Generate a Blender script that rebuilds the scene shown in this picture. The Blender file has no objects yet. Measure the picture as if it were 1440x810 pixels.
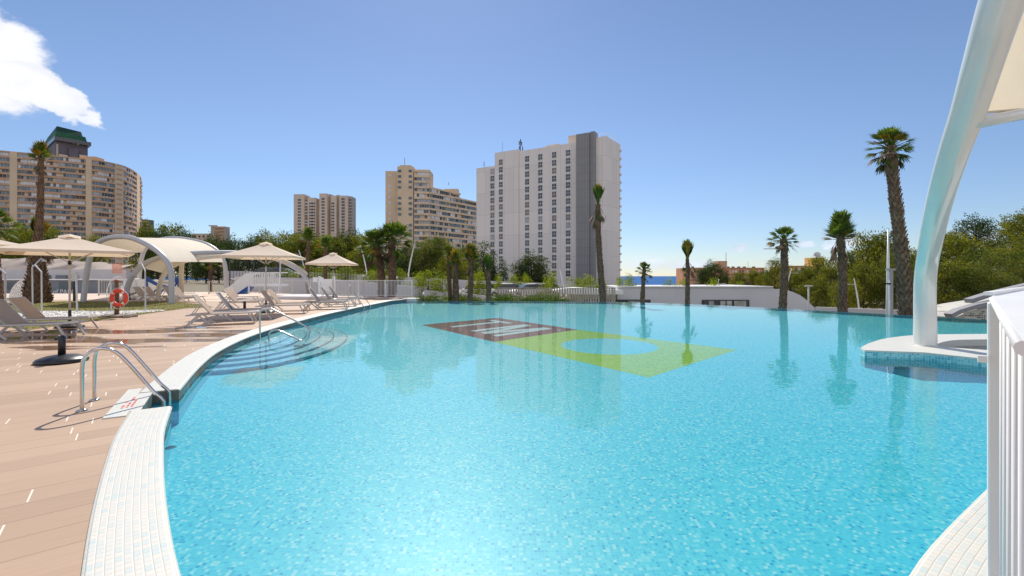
import bpy, math, random
from mathutils import Vector, Matrix, noise
from mathutils.geometry import tessellate_polygon
random.seed(7)
SC = bpy.context.scene
COL = SC.collection
CZ = 1.65
def P(px, py, d):
    """point seen at photo pixel (px,py) standing d metres in front of the camera plane"""
    return Vector(((px-720)/640*d, d, CZ-(py-388)/640*d))
def G(px, py, z=0.0):
    d = (CZ-z)*640/(py-388)
    return Vector(((px-720)/640*d, d, z))
def sm(t):
    t = max(0.0, min(1.0, t)); return t*t*(3-2*t)

# ------------------------------------------------------------------ mesh builder
class MB:
    def __init__(s): s.v=[]; s.f=[]; s.m=[]; s.uv=[]; s.smooth=[]
    def face(s, idx, m=0, uv=None, smooth=False):
        s.f.append(tuple(idx)); s.m.append(m); s.uv.append(uv); s.smooth.append(smooth)
    def poly(s, pts, m=0, uv=None, smooth=False):
        b=len(s.v); s.v += [tuple(p) for p in pts]; s.face(range(b,b+len(pts)), m, uv, smooth)
    def box(s, c, size, rz=0.0, m=0, rot=None, bev=0.0):
        hx,hy,hz = size[0]/2,size[1]/2,size[2]/2
        R = rot if rot is not None else Matrix.Rotation(rz,3,'Z')
        c=Vector(c)
        if bev<=0:
            b=len(s.v)
            for x,y,z in ((-1,-1,-1),(1,-1,-1),(1,1,-1),(-1,1,-1),(-1,-1,1),(1,-1,1),(1,1,1),(-1,1,1)):
                s.v.append(tuple(c+R@Vector((x*hx,y*hy,z*hz))))
            for q in ((0,3,2,1),(4,5,6,7),(0,1,5,4),(1,2,6,5),(2,3,7,6),(3,0,4,7)): s.face([b+i for i in q],m)
        else:
            k=bev
            ring=[(-hx+k,-hy),(hx-k,-hy),(hx,-hy+k),(hx,hy-k),(hx-k,hy),(-hx+k,hy),(-hx,hy-k),(-hx,-hy+k)]
            ins=[(-hx+k,-hy+k),(hx-k,-hy+k),(hx-k,-hy+k),(hx-k,hy-k),(hx-k,hy-k),(-hx+k,hy-k),(-hx+k,hy-k),(-hx+k,-hy+k)]
            b=len(s.v)
            for z,rr in ((-hz,ins),(-hz+k,ring),(hz-k,ring),(hz,ins)):
                for x,y in rr: s.v.append(tuple(c+R@Vector((x,y,z))))
            for l in range(3):
                for i in range(8):
                    j=(i+1)%8; s.face((b+l*8+i,b+l*8+j,b+l*8+8+j,b+l*8+8+i),m)
            s.face([b+i for i in range(7,-1,-1)],m); s.face([b+24+i for i in range(8)],m)
    def bar(s, a, b_, w, h, m=0, up=Vector((0,0,1))):
        a=Vector(a); b_=Vector(b_); d=(b_-a); L=d.length
        if L<1e-6: return
        d/=L; x=d.cross(up)
        if x.length<1e-3: x=Vector((1,0,0))
        x.normalize(); z=x.cross(d)
        R=Matrix((x,d,z)).transposed()
        s.box((a+b_)/2,(w,L,h),rot=R,m=m)
    def tube(s, pts, r, n=10, m=0, closed=False, cap=True, smooth=True, flat=1.0, sup=2.0):
        pts=[Vector(p) for p in pts]; N=len(pts)
        rs = r if isinstance(r,(list,tuple)) else [r]*N
        b=len(s.v); prev=None
        for i,p in enumerate(pts):
            if closed: t=(pts[(i+1)%N]-pts[i-1])
            else: t=(pts[min(i+1,N-1)]-pts[max(i-1,0)])
            t.normalize()
            if prev is None:
                x=t.cross(Vector((0,0,1)))
                if x.length<.05: x=t.cross(Vector((0,1,0)))
                x.normalize()
            else:
                x=prev-t*prev.dot(t); x.normalize()
            prev=x; y=t.cross(x)
            for k in range(n):
                a=2*math.pi*k/n
                ca,sa=math.cos(a),math.sin(a); s.v.append(tuple(p+x*math.copysign(abs(ca)**(2/sup),ca)*rs[i]+y*math.copysign(abs(sa)**(2/sup),sa)*rs[i]*flat))
        for i in range(N if closed else N-1):
            i2=(i+1)%N
            for k in range(n):
                k2=(k+1)%n
                s.face((b+i*n+k,b+i*n+k2,b+i2*n+k2,b+i2*n+k),m,None,smooth)
        if cap and not closed:
            s.face([b+k for k in range(n-1,-1,-1)],m); s.face([b+(N-1)*n+k for k in range(n)],m)
    def lathe(s, prof, c=(0,0,0), n=24, m=0, smooth=True):
        b=len(s.v); c=Vector(c)
        for r,z in prof:
            for k in range(n):
                a=2*math.pi*k/n; s.v.append((c.x+r*math.cos(a),c.y+r*math.sin(a),c.z+z))
        for i in range(len(prof)-1):
            for k in range(n):
                k2=(k+1)%n; s.face((b+i*n+k,b+i*n+k2,b+(i+1)*n+k2,b+(i+1)*n+k),m,None,smooth)
        s.face([b+k for k in range(n-1,-1,-1)],m); s.face([b+(len(prof)-1)*n+k for k in range(n)],m)
    def prism(s, pts2, z0, z1, m=0, mside=None, uvs=False):
        """pts2: xy polygon counter-clockwise"""
        if sum(pts2[i][0]*pts2[(i+1)%len(pts2)][1]-pts2[(i+1)%len(pts2)][0]*pts2[i][1] for i in range(len(pts2)))<0: pts2=list(reversed(pts2))
        ms = m if mside is None else mside
        n=len(pts2); tris=tessellate_polygon([[Vector((p[0],p[1],0)) for p in pts2]])
        b=len(s.v)
        for p in pts2: s.v.append((p[0],p[1],z1))
        for p in pts2: s.v.append((p[0],p[1],z0))
        for t in tris:
            a=[Vector(pts2[i][:2]+(0,)) if isinstance(pts2[i],tuple) else Vector((pts2[i][0],pts2[i][1],0)) for i in t]
            t=tuple(t)
            if (a[1]-a[0]).cross(a[2]-a[0]).z<0: t=t[::-1]
            s.face([b+i for i in t],m,[(pts2[i][0],pts2[i][1]) for i in t]); s.face([b+n+i for i in t[::-1]],m)
        u=0
        for i in range(n):
            j=(i+1)%n; L=math.dist(pts2[i][:2],pts2[j][:2])
            s.face((b+n+i,b+n+j,b+j,b+i),ms,[(u,z0),(u+L,z0),(u+L,z1),(u,z1)]); u+=L
    def profile(s, pts, origin, ux, uy, depth, m=0):
        """extrude polygon pts (a,b) in plane origin+a*ux+b*uy along normal by depth"""
        ux=Vector(ux); uy=Vector(uy); nn=ux.cross(uy).normalized()*depth; o=Vector(origin)
        P3=[o+ux*a+uy*b for a,b in pts]; n=len(P3)
        tris=tessellate_polygon([[Vector((a,b,0)) for a,b in pts]])
        b=len(s.v); s.v+=[tuple(p) for p in P3]+[tuple(p+nn) for p in P3]
        for t in tris:
            s.face([b+i for i in t],m); s.face([b+n+i for i in t[::-1]],m)
        for i in range(n):
            j=(i+1)%n; s.face((b+i,b+j,b+n+j,b+n+i),m)
    def build(s, name, mats, parent=None, loc=(0,0,0), fix=True):
        me=bpy.data.meshes.new(name); me.from_pydata(s.v,[],s.f)
        if not isinstance(mats,(list,tuple)): mats=[mats]
        for mm in mats: me.materials.append(mm)
        me.polygons.foreach_set('material_index',s.m)
        me.polygons.foreach_set('use_smooth',s.smooth)
        if any(u is not None for u in s.uv):
            ul=me.uv_layers.new(name='UVMap').data; k=0
            for f,u in zip(s.f,s.uv):
                for i in range(len(f)):
                    ul[k].uv = u[i] if u is not None else (0,0); k+=1
        if fix and len(s.f)<60000:
            import bmesh
            bm=bmesh.new(); bm.from_mesh(me); bmesh.ops.recalc_face_normals(bm,faces=bm.faces); bm.to_mesh(me); bm.free()
        me.update()
        o=bpy.data.objects.new(name,me); COL.objects.link(o); o.location=loc
        if parent is not None: o.parent=parent
        return o
def tag(o,label=None,cat=None,group=None,kind=None):
    if label: o['label']=label
    if cat: o['category']=cat
    if group: o['group']=group
    if kind: o['kind']=kind
    return o
def thing(name,label,cat,loc=(0,0,0),rz=0.0,group=None):
    o=bpy.data.objects.new(name,None); COL.objects.link(o); o.location=loc; o.rotation_euler=(0,0,rz)
    return tag(o,label,cat,group)
def copy_tree(o,parent=None):
    c=o.copy(); COL.objects.link(c); c.parent=parent
    for ch in list(o.children): copy_tree(ch,c)
    return c

# ------------------------------------------------------------------ materials
def nodes(name):
    m=bpy.data.materials.new(name); m.use_nodes=True; nt=m.node_tree
    return m,nt,nt.nodes['Principled BSDF'],nt.links
def mat(name,c,rough=.6,metal=0.0,var=0.12,scale=3.0,bump=0.0,bscale=40.0,spec=.5,coat=0.0,c2=None,coord='Object'):
    m,nt,p,l=nodes(name)
    p.inputs['Roughness'].default_value=rough; p.inputs['Metallic'].default_value=metal
    p.inputs['Specular IOR Level'].default_value=spec; p.inputs['Coat Weight'].default_value=coat; p.inputs['Coat Roughness'].default_value=.05
    tc=nt.nodes.new('ShaderNodeTexCoord')
    src=tc.outputs[coord]
    n=nt.nodes.new('ShaderNodeTexNoise'); n.inputs['Scale'].default_value=scale; n.inputs['Detail'].default_value=5
    l.new(src,n.inputs['Vector'])
    r=nt.nodes.new('ShaderNodeValToRGB'); r.color_ramp.elements[0].position=.3; r.color_ramp.elements[1].position=.7
    a=[x*(1-var) for x in c]; b=[min(1,x*(1+var)) for x in c] if c2 is None else list(c2)
    r.color_ramp.elements[0].color=(*a,1); r.color_ramp.elements[1].color=(*b,1)
    l.new(n.outputs['Fac'],r.inputs[0]); l.new(r.outputs[0],p.inputs['Base Color'])
    if bump>0:
        n2=nt.nodes.new('ShaderNodeTexNoise'); n2.inputs['Scale'].default_value=bscale; n2.inputs['Detail'].default_value=4
        l.new(src,n2.inputs['Vector']); bu=nt.nodes.new('ShaderNodeBump'); bu.inputs['Strength'].default_value=bump; bu.inputs['Distance'].default_value=.02
        l.new(n2.outputs['Fac'],bu.inputs['Height']); l.new(bu.outputs[0],p.inputs['Normal'])
    return m
def mth(nt,op,a,b=None,c=None):
    n=nt.nodes.new('ShaderNodeMath'); n.operation=op
    for i,x in enumerate((a,b,c)):
        if x is None: continue
        if isinstance(x,(int,float)): n.inputs[i].default_value=x
        else: nt.links.new(x,n.inputs[i])
    return n.outputs[0]
def mixc(nt,f,a,b,bt='MIX'):
    n=nt.nodes.new('ShaderNodeMix'); n.data_type='RGBA'; n.blend_type=bt
    for s,x in ((0,f),(6,a),(7,b)):
        if isinstance(x,(int,float)): n.inputs[s].default_value=x
        elif isinstance(x,tuple): n.inputs[s].default_value=x
        else: nt.links.new(x,n.inputs[s])
    return n.outputs[2]
def tile_mat(name,size,stops,mortar,mw=.06,rough=.25,brick=0.0,size2=None,bump=.3,spec=.5):
    """mosaic on UVs in metres; every tile takes its own colour"""
    m,nt,p,l=nodes(name); size2=size2 or size
    uv=nt.nodes.new('ShaderNodeUVMap'); sp=nt.nodes.new('ShaderNodeSeparateXYZ'); l.new(uv.outputs[0],sp.inputs[0])
    v=mth(nt,'DIVIDE',sp.outputs[1],size2); vr=mth(nt,'FLOOR',v)
    u=mth(nt,'DIVIDE',sp.outputs[0],size)
    if brick: u=mth(nt,'ADD',u,mth(nt,'MULTIPLY',vr,brick))
    ur=mth(nt,'FLOOR',u)
    cb=nt.nodes.new('ShaderNodeCombineXYZ'); l.new(ur,cb.inputs[0]); l.new(vr,cb.inputs[1])
    wn=nt.nodes.new('ShaderNodeTexWhiteNoise'); wn.noise_dimensions='3D'; l.new(cb.outputs[0],wn.inputs['Vector'])
    r=nt.nodes.new('ShaderNodeValToRGB'); cr=r.color_ramp
    while len(cr.elements)<len(stops): cr.elements.new(.5)
    for e,(ps,c) in zip(cr.elements,stops): e.position=ps; e.color=(*c,1)
    l.new(wn.outputs['Value'],r.inputs[0])
    fu=mth(nt,'FRACT',u); fv=mth(nt,'FRACT',v)
    du=mth(nt,'MINIMUM',fu,mth(nt,'SUBTRACT',1.0,fu)); dv=mth(nt,'MINIMUM',fv,mth(nt,'SUBTRACT',1.0,fv))
    d=mth(nt,'MINIMUM',du,dv); k=mth(nt,'LESS_THAN',d,mw)
    l.new(mixc(nt,k,r.outputs[0],(*mortar,1)),p.inputs['Base Color'])
    p.inputs['Roughness'].default_value=rough; p.inputs['Specular IOR Level'].default_value=spec
    if bump:
        bu=nt.nodes.new('ShaderNodeBump'); bu.inputs['Strength'].default_value=bump; bu.inputs['Distance'].default_value=.004
        l.new(mth(nt,'MINIMUM',mth(nt,'MULTIPLY',d,8.0),1.0),bu.inputs['Height']); l.new(bu.outputs[0],p.inputs['Normal'])
    return m
def foliage(name,c1,c2,trans=.35,scale=.8,rough=.6):
    m,nt,p,l=nodes(name); nt.nodes.remove(p)
    g=nt.nodes.new('ShaderNodeNewGeometry'); n=nt.nodes.new('ShaderNodeTexNoise'); n.inputs['Scale'].default_value=scale; n.inputs['Detail'].default_value=3
    l.new(g.outputs['Position'],n.inputs['Vector'])
    r=nt.nodes.new('ShaderNodeValToRGB'); r.color_ramp.elements[0].position=.35; r.color_ramp.elements[1].position=.65
    r.color_ramp.elements[0].color=(*c1,1); r.color_ramp.elements[1].color=(*c2,1); l.new(n.outputs['Fac'],r.inputs[0])
    wn=nt.nodes.new('ShaderNodeHueSaturation'); l.new(r.outputs[0],wn.inputs['Color'])
    mr=nt.nodes.new('ShaderNodeMapRange'); mr.inputs[3].default_value=.6; mr.inputs[4].default_value=1.5
    l.new(g.outputs['Random Per Island'],mr.inputs[0]); l.new(mr.outputs[0],wn.inputs['Value'])
    d=nt.nodes.new('ShaderNodeBsdfPrincipled'); d.inputs['Roughness'].default_value=rough; d.inputs['Specular IOR Level'].default_value=.15
    t=nt.nodes.new('ShaderNodeBsdfTranslucent'); mx=nt.nodes.new('ShaderNodeMixShader'); mx.inputs[0].default_value=trans
    tcol=mixc(nt,1.0,wn.outputs[0],(1.0,.95,.35,1),'MULTIPLY')
    l.new(wn.outputs[0],d.inputs['Base Color']); l.new(tcol,t.inputs['Color'])
    l.new(d.outputs[0],mx.inputs[1]); l.new(t.outputs[0],mx.inputs[2]); l.new(mx.outputs[0],nt.nodes['Material Output'].inputs[0])
    return m
def fabric(name,c,trans=.3,rough=.8):
    m,nt,p,l=nodes(name)
    p.inputs['Base Color'].default_value=(*c,1); p.inputs['Roughness'].default_value=rough; p.inputs['Specular IOR Level'].default_value=.2
    tc=nt.nodes.new('ShaderNodeTexCoord'); n=nt.nodes.new('ShaderNodeTexNoise'); n.inputs['Scale'].default_value=1.5; l.new(tc.outputs['Object'],n.inputs['Vector'])
    mr=nt.nodes.new('ShaderNodeMapRange'); mr.inputs[3].default_value=.9; mr.inputs[4].default_value=1.05; l.new(n.outputs['Fac'],mr.inputs[0])
    col=mixc(nt,1.0,(*c,1),mr.outputs[0],'MULTIPLY'); l.new(col,p.inputs['Base Color'])
    t=nt.nodes.new('ShaderNodeBsdfTranslucent'); l.new(mixc(nt,1.0,col,(1,.91,.77,1),'MULTIPLY'),t.inputs['Color'])
    mx=nt.nodes.new('ShaderNodeMixShader'); mx.inputs[0].default_value=trans
    l.new(p.outputs[0],mx.inputs[1]); l.new(t.outputs[0],mx.inputs[2]); l.new(mx.outputs[0],nt.nodes['Material Output'].inputs[0])
    return m

M={}
M['white']=mat('white_paint',(.78,.78,.77),.35,var=.04,spec=.5)
M['gloss']=mat('gloss_white_paint',(.74,.75,.72),.16,var=.03,scale=2,spec=.6,coat=.8)
M['steelpaint']=mat('arch_grey_paint',(.50,.50,.52),.35,var=.04)
M['steel']=mat('stainless',(.62,.60,.58),.12,1.0,var=.05)
M['black']=mat('black_plastic',(.018,.018,.02),.35,var=.1)
M['dark']=mat('dark_metal',(.05,.05,.055),.5)
M['glass']=mat('window_glass',(.05,.06,.075),.08,spec=.8,var=.3,scale=.3)
M['lframe']=mat('lounger_frame',(.55,.53,.50),.4,var=.03)
M['sling']=fabric('beige_sling',(.70,.60,.50),.5)
M['slingdk']=fabric('grey_sling',(.095,.095,.115),.06)
M['canvas']=fabric('umbrella_canvas',(.86,.76,.64),.34)
M['membrane']=fabric('shade_membrane',(.84,.79,.68),.32)
M['orange']=mat('lifebuoy_orange',(.75,.07,.03),.45,var=.06)
M['wood']=mat('post_wood',(.16,.09,.05),.8,var=.3,scale=12,bump=.4)
M['blue']=mat('play_blue',(.01,.08,.35),.3,var=.05)
M['stone']=mat('base_stone',(.35,.3,.25),.9,var=.3,scale=10,bump=.5)
M['trunk']=mat('palm_trunk',(.13,.085,.055),.95,var=.45,scale=7,bump=.6,bscale=25)
M['boot']=mat('palm_boot',(.19,.115,.07),.95,var=.5,scale=5,bump=.5,bscale=30)
M['bark']=mat('bark',(.12,.08,.055),.95,var=.4,scale=5,bump=.5)
M['palm']=foliage('palm_leaf',(.06,.12,.025),(.15,.21,.04),.45,2.5,.65)
M['palmy']=foliage('palm_leaf_yellow',(.16,.12,.02),(.35,.22,.03),.3,2.5,.5)
M['palmd']=mat('palm_leaf_dead',(.17,.11,.06),.9,var=.3)
M['pine']=foliage('pine_needles',(.075,.11,.02),(.24,.245,.035),.5,.4)
M['pinedk']=foliage('cypress_needles',(.035,.065,.02),(.08,.115,.03),.35,.5)
M['olive']=foliage('olive_scrub',(.08,.12,.022),(.18,.20,.04),.45,.45)
M['lime']=foliage('young_leaf',(.14,.21,.02),(.27,.32,.035),.5,.9)
M['shrub']=foliage('shrub_leaf',(.05,.11,.02),(.13,.19,.035),.4,1.5)
M['render']=mat('white_render',(.62,.61,.62),.85,var=.05,scale=.4)
M['render2']=mat('wall_white_render',(.58,.56,.55),.85,var=.08,scale=.6)
M['greywall']=mat('grey_wall',(.20,.22,.25),.7,var=.08,scale=.5)
M['concrete']=mat('concrete',(.45,.43,.40),.9,var=.15,scale=1.2)
M['slatwood']=mat('pale_slat_wood',(.47,.38,.30),.8,var=.2,scale=2)
M['asphalt']=mat('car_park_paving',(.30,.24,.22),.9,var=.1,scale=.3)

# ------------------------------------------------------------------ camera, light, sky
cam=bpy.data.cameras.new('camera'); cam.lens=16; cam.sensor_width=36; cam.shift_y=-17/1440; cam.clip_end=60000; cam.clip_start=.05
co=bpy.data.objects.new('camera',cam); COL.objects.link(co); co.location=(0,0,CZ); co.rotation_euler=(math.radians(90),0,0); SC.camera=co
SAZ=math.radians(-9.0); SEL=math.radians(44.5)          # sun azimuth from +Y towards +X, elevation
sdir=Vector((math.sin(SAZ)*math.cos(SEL),math.cos(SAZ)*math.cos(SEL),math.sin(SEL)))
sl=bpy.data.lights.new('sun','SUN'); sl.energy=3.9; sl.angle=math.radians(.5); sl.color=(1,.93,.83)
so=bpy.data.objects.new('sun',sl); COL.objects.link(so); so.rotation_euler=sdir.to_track_quat('Z','Y').to_euler(); so.location=(0,0,60)
sl.cycles.is_caustics_light=True
w=bpy.data.worlds.new("World"); SC.world=w; w.use_nodes=True; nt=w.node_tree; l=nt.links
bg=nt.nodes['Background']; sky=nt.nodes.new('ShaderNodeTexSky'); sky.sky_type='NISHITA'; sky.sun_disc=False
sky.sun_elevation=SEL; sky.sun_rotation=SAZ; sky.altitude=300; sky.air_density=1.0; sky.dust_density=.11; sky.ozone_density=2.2
bg.inputs[1].default_value=.088
tc=nt.nodes.new('ShaderNodeTexCoord')
def cloud(center,rad,aspect,scale,thr,soft,tilt=0.0,seed=0.0,edge=.55):
    """cloud patch around a sky direction: ellipse falloff broken by fractal noise"""
    c=Vector(center).normalized()
    ux=Vector((c.y,-c.x,0)).normalized(); uy=ux.cross(c)*1.0
    ux,uy=(ux*math.cos(tilt)+uy*math.sin(tilt)),(uy*math.cos(tilt)-ux*math.sin(tilt))
    def dot(v):
        n=nt.nodes.new('ShaderNodeVectorMath'); n.operation='DOT_PRODUCT'; l.new(tc.outputs['Generated'],n.inputs[0]); n.inputs[1].default_value=v; return n.outputs['Value']
    f=mth(nt,'MAXIMUM',dot(c),.01)
    a=mth(nt,'DIVIDE',mth(nt,'DIVIDE',dot(ux),f),rad); b=mth(nt,'DIVIDE',mth(nt,'DIVIDE',dot(uy),f),rad*aspect)
    r2=mth(nt,'ADD',mth(nt,'MULTIPLY',a,a),mth(nt,'MULTIPLY',b,b)); r=mth(nt,'SQRT',r2)
    r=mth(nt,'ADD',r,mth(nt,'MULTIPLY',mth(nt,'LESS_THAN',dot(c),0.0),9.0))
    mp=nt.nodes.new('ShaderNodeMapping'); mp.inputs['Location'].default_value=(seed,seed*.7,seed*.3); mp.inputs['Scale'].default_value=(scale,scale,scale*1.6); l.new(tc.outputs['Generated'],mp.inputs[0])
    n=nt.nodes.new('ShaderNodeTexNoise'); n.inputs['Scale'].default_value=1; n.inputs['Detail'].default_value=9; n.inputs['Roughness'].default_value=.6; l.new(mp.outputs[0],n.inputs['Vector'])
    val=mth(nt,'SUBTRACT',mth(nt,'ADD',mth(nt,'MULTIPLY',n.outputs['Fac'],3.4),-.7),mth(nt,'MULTIPLY',r,edge*2))
    mr=nt.nodes.new('ShaderNodeMapRange'); mr.interpolation_type='SMOOTHSTEP'; mr.inputs[1].default_value=thr; mr.inputs[2].default_value=thr+soft
    l.new(val,mr.inputs[0]); return mr.outputs[0],n.outputs['Fac']
def skyd(px,py): return Vector(((px-720)/640,1,-(py-388)/640))
cl=[cloud(skyd(-48,58),.185,.50,8.5,.0,.50,math.radians(-36),1.3,.62),
    cloud(skyd(70,125),.085,.5,12,.05,.30,math.radians(-35),2.3,.6),
    cloud(skyd(1040,348),.032,.30,26,.0,.6,0,4.1,.5),
    cloud(skyd(1195,338),.036,.5,24,.0,.6,0,5.2,.5),
    cloud(skyd(1128,344),.030,.28,28,.05,.8,0,7.7,.5),
    cloud(skyd(1390,330),.05,.35,20,.1,.9,0,8.8,.5),
    cloud(skyd(960,374),.20,.10,16,.05,1.3,0,9.9,.45)]
cur=sky.outputs[0]
# cooler, slightly milkier air low down, as over the sea
for k,(f,nn) in enumerate(cl):
    amt=mth(nt,'MULTIPLY',f,.95 if k<2 else .8)
    mr=nt.nodes.new('ShaderNodeMapRange'); mr.inputs[1].default_value=.3; mr.inputs[2].default_value=.7; mr.inputs[3].default_value=7.0; mr.inputs[4].default_value=10.5
    l.new(nn,mr.inputs[0])
    cur=mixc(nt,amt,cur,mr.outputs[0])
sx=nt.nodes.new('ShaderNodeSeparateXYZ'); l.new(tc.outputs['Generated'],sx.inputs[0])
mr=nt.nodes.new('ShaderNodeMapRange'); mr.interpolation_type='SMOOTHSTEP'; mr.inputs[1].default_value=0; mr.inputs[2].default_value=.35; mr.inputs[3].default_value=1; mr.inputs[4].default_value=0
l.new(mth(nt,'ABSOLUTE',sx.outputs[2]),mr.inputs[0])
# bright clouds added in the unseen sky behind the viewer, filling shaded fronts
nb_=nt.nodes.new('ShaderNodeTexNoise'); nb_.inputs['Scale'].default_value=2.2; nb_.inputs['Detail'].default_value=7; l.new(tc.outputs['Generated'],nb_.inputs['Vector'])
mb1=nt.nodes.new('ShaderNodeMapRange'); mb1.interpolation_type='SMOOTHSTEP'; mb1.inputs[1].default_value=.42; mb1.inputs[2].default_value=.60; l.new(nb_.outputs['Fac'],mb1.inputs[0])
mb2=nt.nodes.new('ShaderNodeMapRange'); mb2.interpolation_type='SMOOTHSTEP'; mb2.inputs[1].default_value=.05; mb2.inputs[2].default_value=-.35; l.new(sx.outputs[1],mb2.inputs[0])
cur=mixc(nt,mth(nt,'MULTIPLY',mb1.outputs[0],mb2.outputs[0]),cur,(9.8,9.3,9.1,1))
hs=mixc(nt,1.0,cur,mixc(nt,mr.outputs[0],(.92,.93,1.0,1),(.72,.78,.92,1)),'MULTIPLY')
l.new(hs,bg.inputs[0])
SC.view_settings.view_transform='Standard'; SC.view_settings.look='None'; SC.view_settings.exposure=.43; SC.view_settings.gamma=1
SC.cycles.max_bounces=8; SC.cycles.transparent_max_bounces=8; SC.cycles.caustics_reflective=False; SC.cycles.caustics_refractive=True
SC.cycles.sample_clamp_indirect=6; SC.cycles.use_denoising=True; SC.cycles.blur_glossy=.5
# ------------------------------------------------------------------ ground, sea
def ground_h(x,y):
    a=sm((y-44)/8)*sm((-x-2)/12)
    h=-3.2+a*2.9
    h-=33*sm((y-190)/700)
    h+=8.5*math.exp(-(((x-98)/36)**2+((y-75)/42)**2))

    h+=.15*noise.noise(Vector((x*.15,y*.15,0)))
    return h
xs=[-9000,-4000,-2000,-1000,-600,-420]+[ -330+i*15 for i in range(12)]+[-150+i*5 for i in range(61)]+[170,200,240,300,400,600,1000,2000,4000,9000]
ys=[-3000,-500,-100,-40]+[-20+i*5 for i in range(46)]+[220,240,270,300,350,400,500,600,700,800,900,1000,1300,2000]
g=MB()
for y in ys:
    for x in xs: g.v.append((x,y,ground_h(x,y)))
nx=len(xs)
for j in range(len(ys)-1):
    for i in range(nx-1): g.face((j*nx+i,j*nx+i+1,(j+1)*nx+i+1,(j+1)*nx+i),0,None,True)
tag(g.build('ground',mat('dry_earth',(.30,.24,.18),.95,var=.35,scale=.35,bump=.5,bscale=3,c2=(.20,.19,.11))),kind='structure')
s=MB(); s.poly([(-40000,150,-30),(40000,150,-30),(40000,45000,-30),(-40000,45000,-30)])
m,nt,p,l=nodes('sea_water'); p.inputs['Base Color'].default_value=(.012,.10,.30,1); p.inputs['Roughness'].default_value=.7; p.inputs['Specular IOR Level'].default_value=.05
n=nt.nodes.new('ShaderNodeTexNoise'); n.inputs['Scale'].default_value=.02; n.inputs['Detail'].default_value=6; gg=nt.nodes.new('ShaderNodeNewGeometry'); l.new(gg.outputs['Position'],n.inputs['Vector'])
bu=nt.nodes.new('ShaderNodeBump'); bu.inputs['Strength'].default_value=.6; bu.inputs['Distance'].default_value=3; l.new(n.outputs['Fac'],bu.inputs['Height']); l.new(bu.outputs[0],p.inputs['Normal'])
tag(s.build('sea',m,fix=False),kind='structure')

# ------------------------------------------------------------------ pool outline
WZ=-.15; FZ=-1.4
def catmull(pts,n=8):
    out=[]
    for i in range(len(pts)-1):
        p0=pts[max(i-1,0)]; p1=pts[i]; p2=pts[i+1]; p3=pts[min(i+2,len(pts)-1)]
        for k in range(n):
            t=k/n; out.append(.5*((2*p1)+(p2-p0)*t+(2*p0-5*p1+4*p2-p3)*t*t+(3*p1-p0-3*p2+p3)*t**3))
    out.append(pts[-1]); return out
V2=lambda x,y: Vector((x,y))
# near side: right deck -> under the camera -> left, up to the ladder recess
near=[V2(13.6,7.4),V2(11.0,6.9),V2(8.2,6.0),V2(5.6,4.75),V2(3.65,3.5),V2(2.19,2.5),V2(1.45,1.75),V2(.7,1.15),V2(-.2,1.1),V2(-1.05,1.65),V2(-1.83,2.5),V2(-2.2,2.92),V2(-2.68,3.5),V2(-3.22,4.19),V2(-3.75,4.9),V2(-4.30,5.74)]
A=V2(-4.30,5.74); B=V2(-4.83,6.60)
left=[B,V2(-5.75,8.4),V2(-6.5,10.15),V2(-7.2,12.57),V2(-7.68,15.5),V2(-8.0,19.2),V2(-8.1,23.5),V2(-8.1,28.9)]
near_c=catmull(near,6); left_c=catmull(left,8)
corner=[V2(-8.05,30.6),V2(-7.6,31.9),V2(-6.9,32.4)]
un=(B-A).normalized(); nn=V2(-un.y,un.x)
if nn.x>0: nn=-nn
RA=A+nn*.30; RB=B+nn*.30
edge_px=[(583,424),(640,423.6),(700,423.5),(750,423.6),(800,424),(850,424.6),(900,425.5),(950,427),(1000,429),(1050,431.4),(1100,434),(1150,436.6),(1200,439.4),(1250,442),(1287,444.2),(1340,447),(1392,450)]
edge=[G(px,py,WZ) for px,py in edge_px]; edge=[V2(e.x,e.y) for e in edge]
edge=catmull(edge,3)+[V2(20.3,15.5),V2(20.4,11.0)]
east=[V2(20.4,8.0),V2(17.0,7.6)]
outline=near_c+[RA,RB]+left_c+corner+edge+east      # closed, clockwise seen from above
# decking: one sheet round the pool
dk=[(p.x,p.y) for p in near_c+[RA,RB]+left_c+corner]
dk=dk+[(-6.9,34.2),(-14,37.5),(-26,47),(-95,47),(-95,-14),(30,-14),(30,8.0),(20.4,8.0),(17.0,7.6)]
d=MB(); d.prism(dk,-.30,-.004)
m,nt,p,l=nodes('deck_planks')
gg=nt.nodes.new('ShaderNodeNewGeometry'); sp=nt.nodes.new('ShaderNodeSeparateXYZ'); l.new(gg.outputs['Position'],sp.inputs[0])
ca,sa=math.cos(math.radians(40)),math.sin(math.radians(40))
u=mth(nt,'ADD',mth(nt,'MULTIPLY',sp.outputs[0],ca),mth(nt,'MULTIPLY',sp.outputs[1],sa))
v=mth(nt,'ADD',mth(nt,'MULTIPLY',sp.outputs[0],-sa),mth(nt,'MULTIPLY',sp.outputs[1],ca))
vr=mth(nt,'DIVIDE',v,.30); row=mth(nt,'FLOOR',vr); fv=mth(nt,'FRACT',vr)
wn=nt.nodes.new('ShaderNodeTexWhiteNoise'); wn.noise_dimensions='1D'; l.new(row,wn.inputs['W'])
uu=mth(nt,'ADD',mth(nt,'DIVIDE',u,1.35),wn.outputs['Value']); brd=mth(nt,'FLOOR',uu); fu=mth(nt,'FRACT',uu)
cb=nt.nodes.new('ShaderNodeCombineXYZ'); l.new(row,cb.inputs[0]); l.new(brd,cb.inputs[1])
wn2=nt.nodes.new('ShaderNodeTexWhiteNoise'); wn2.noise_dimensions='3D'; l.new(cb.outputs[0],wn2.inputs['Vector'])
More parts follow.
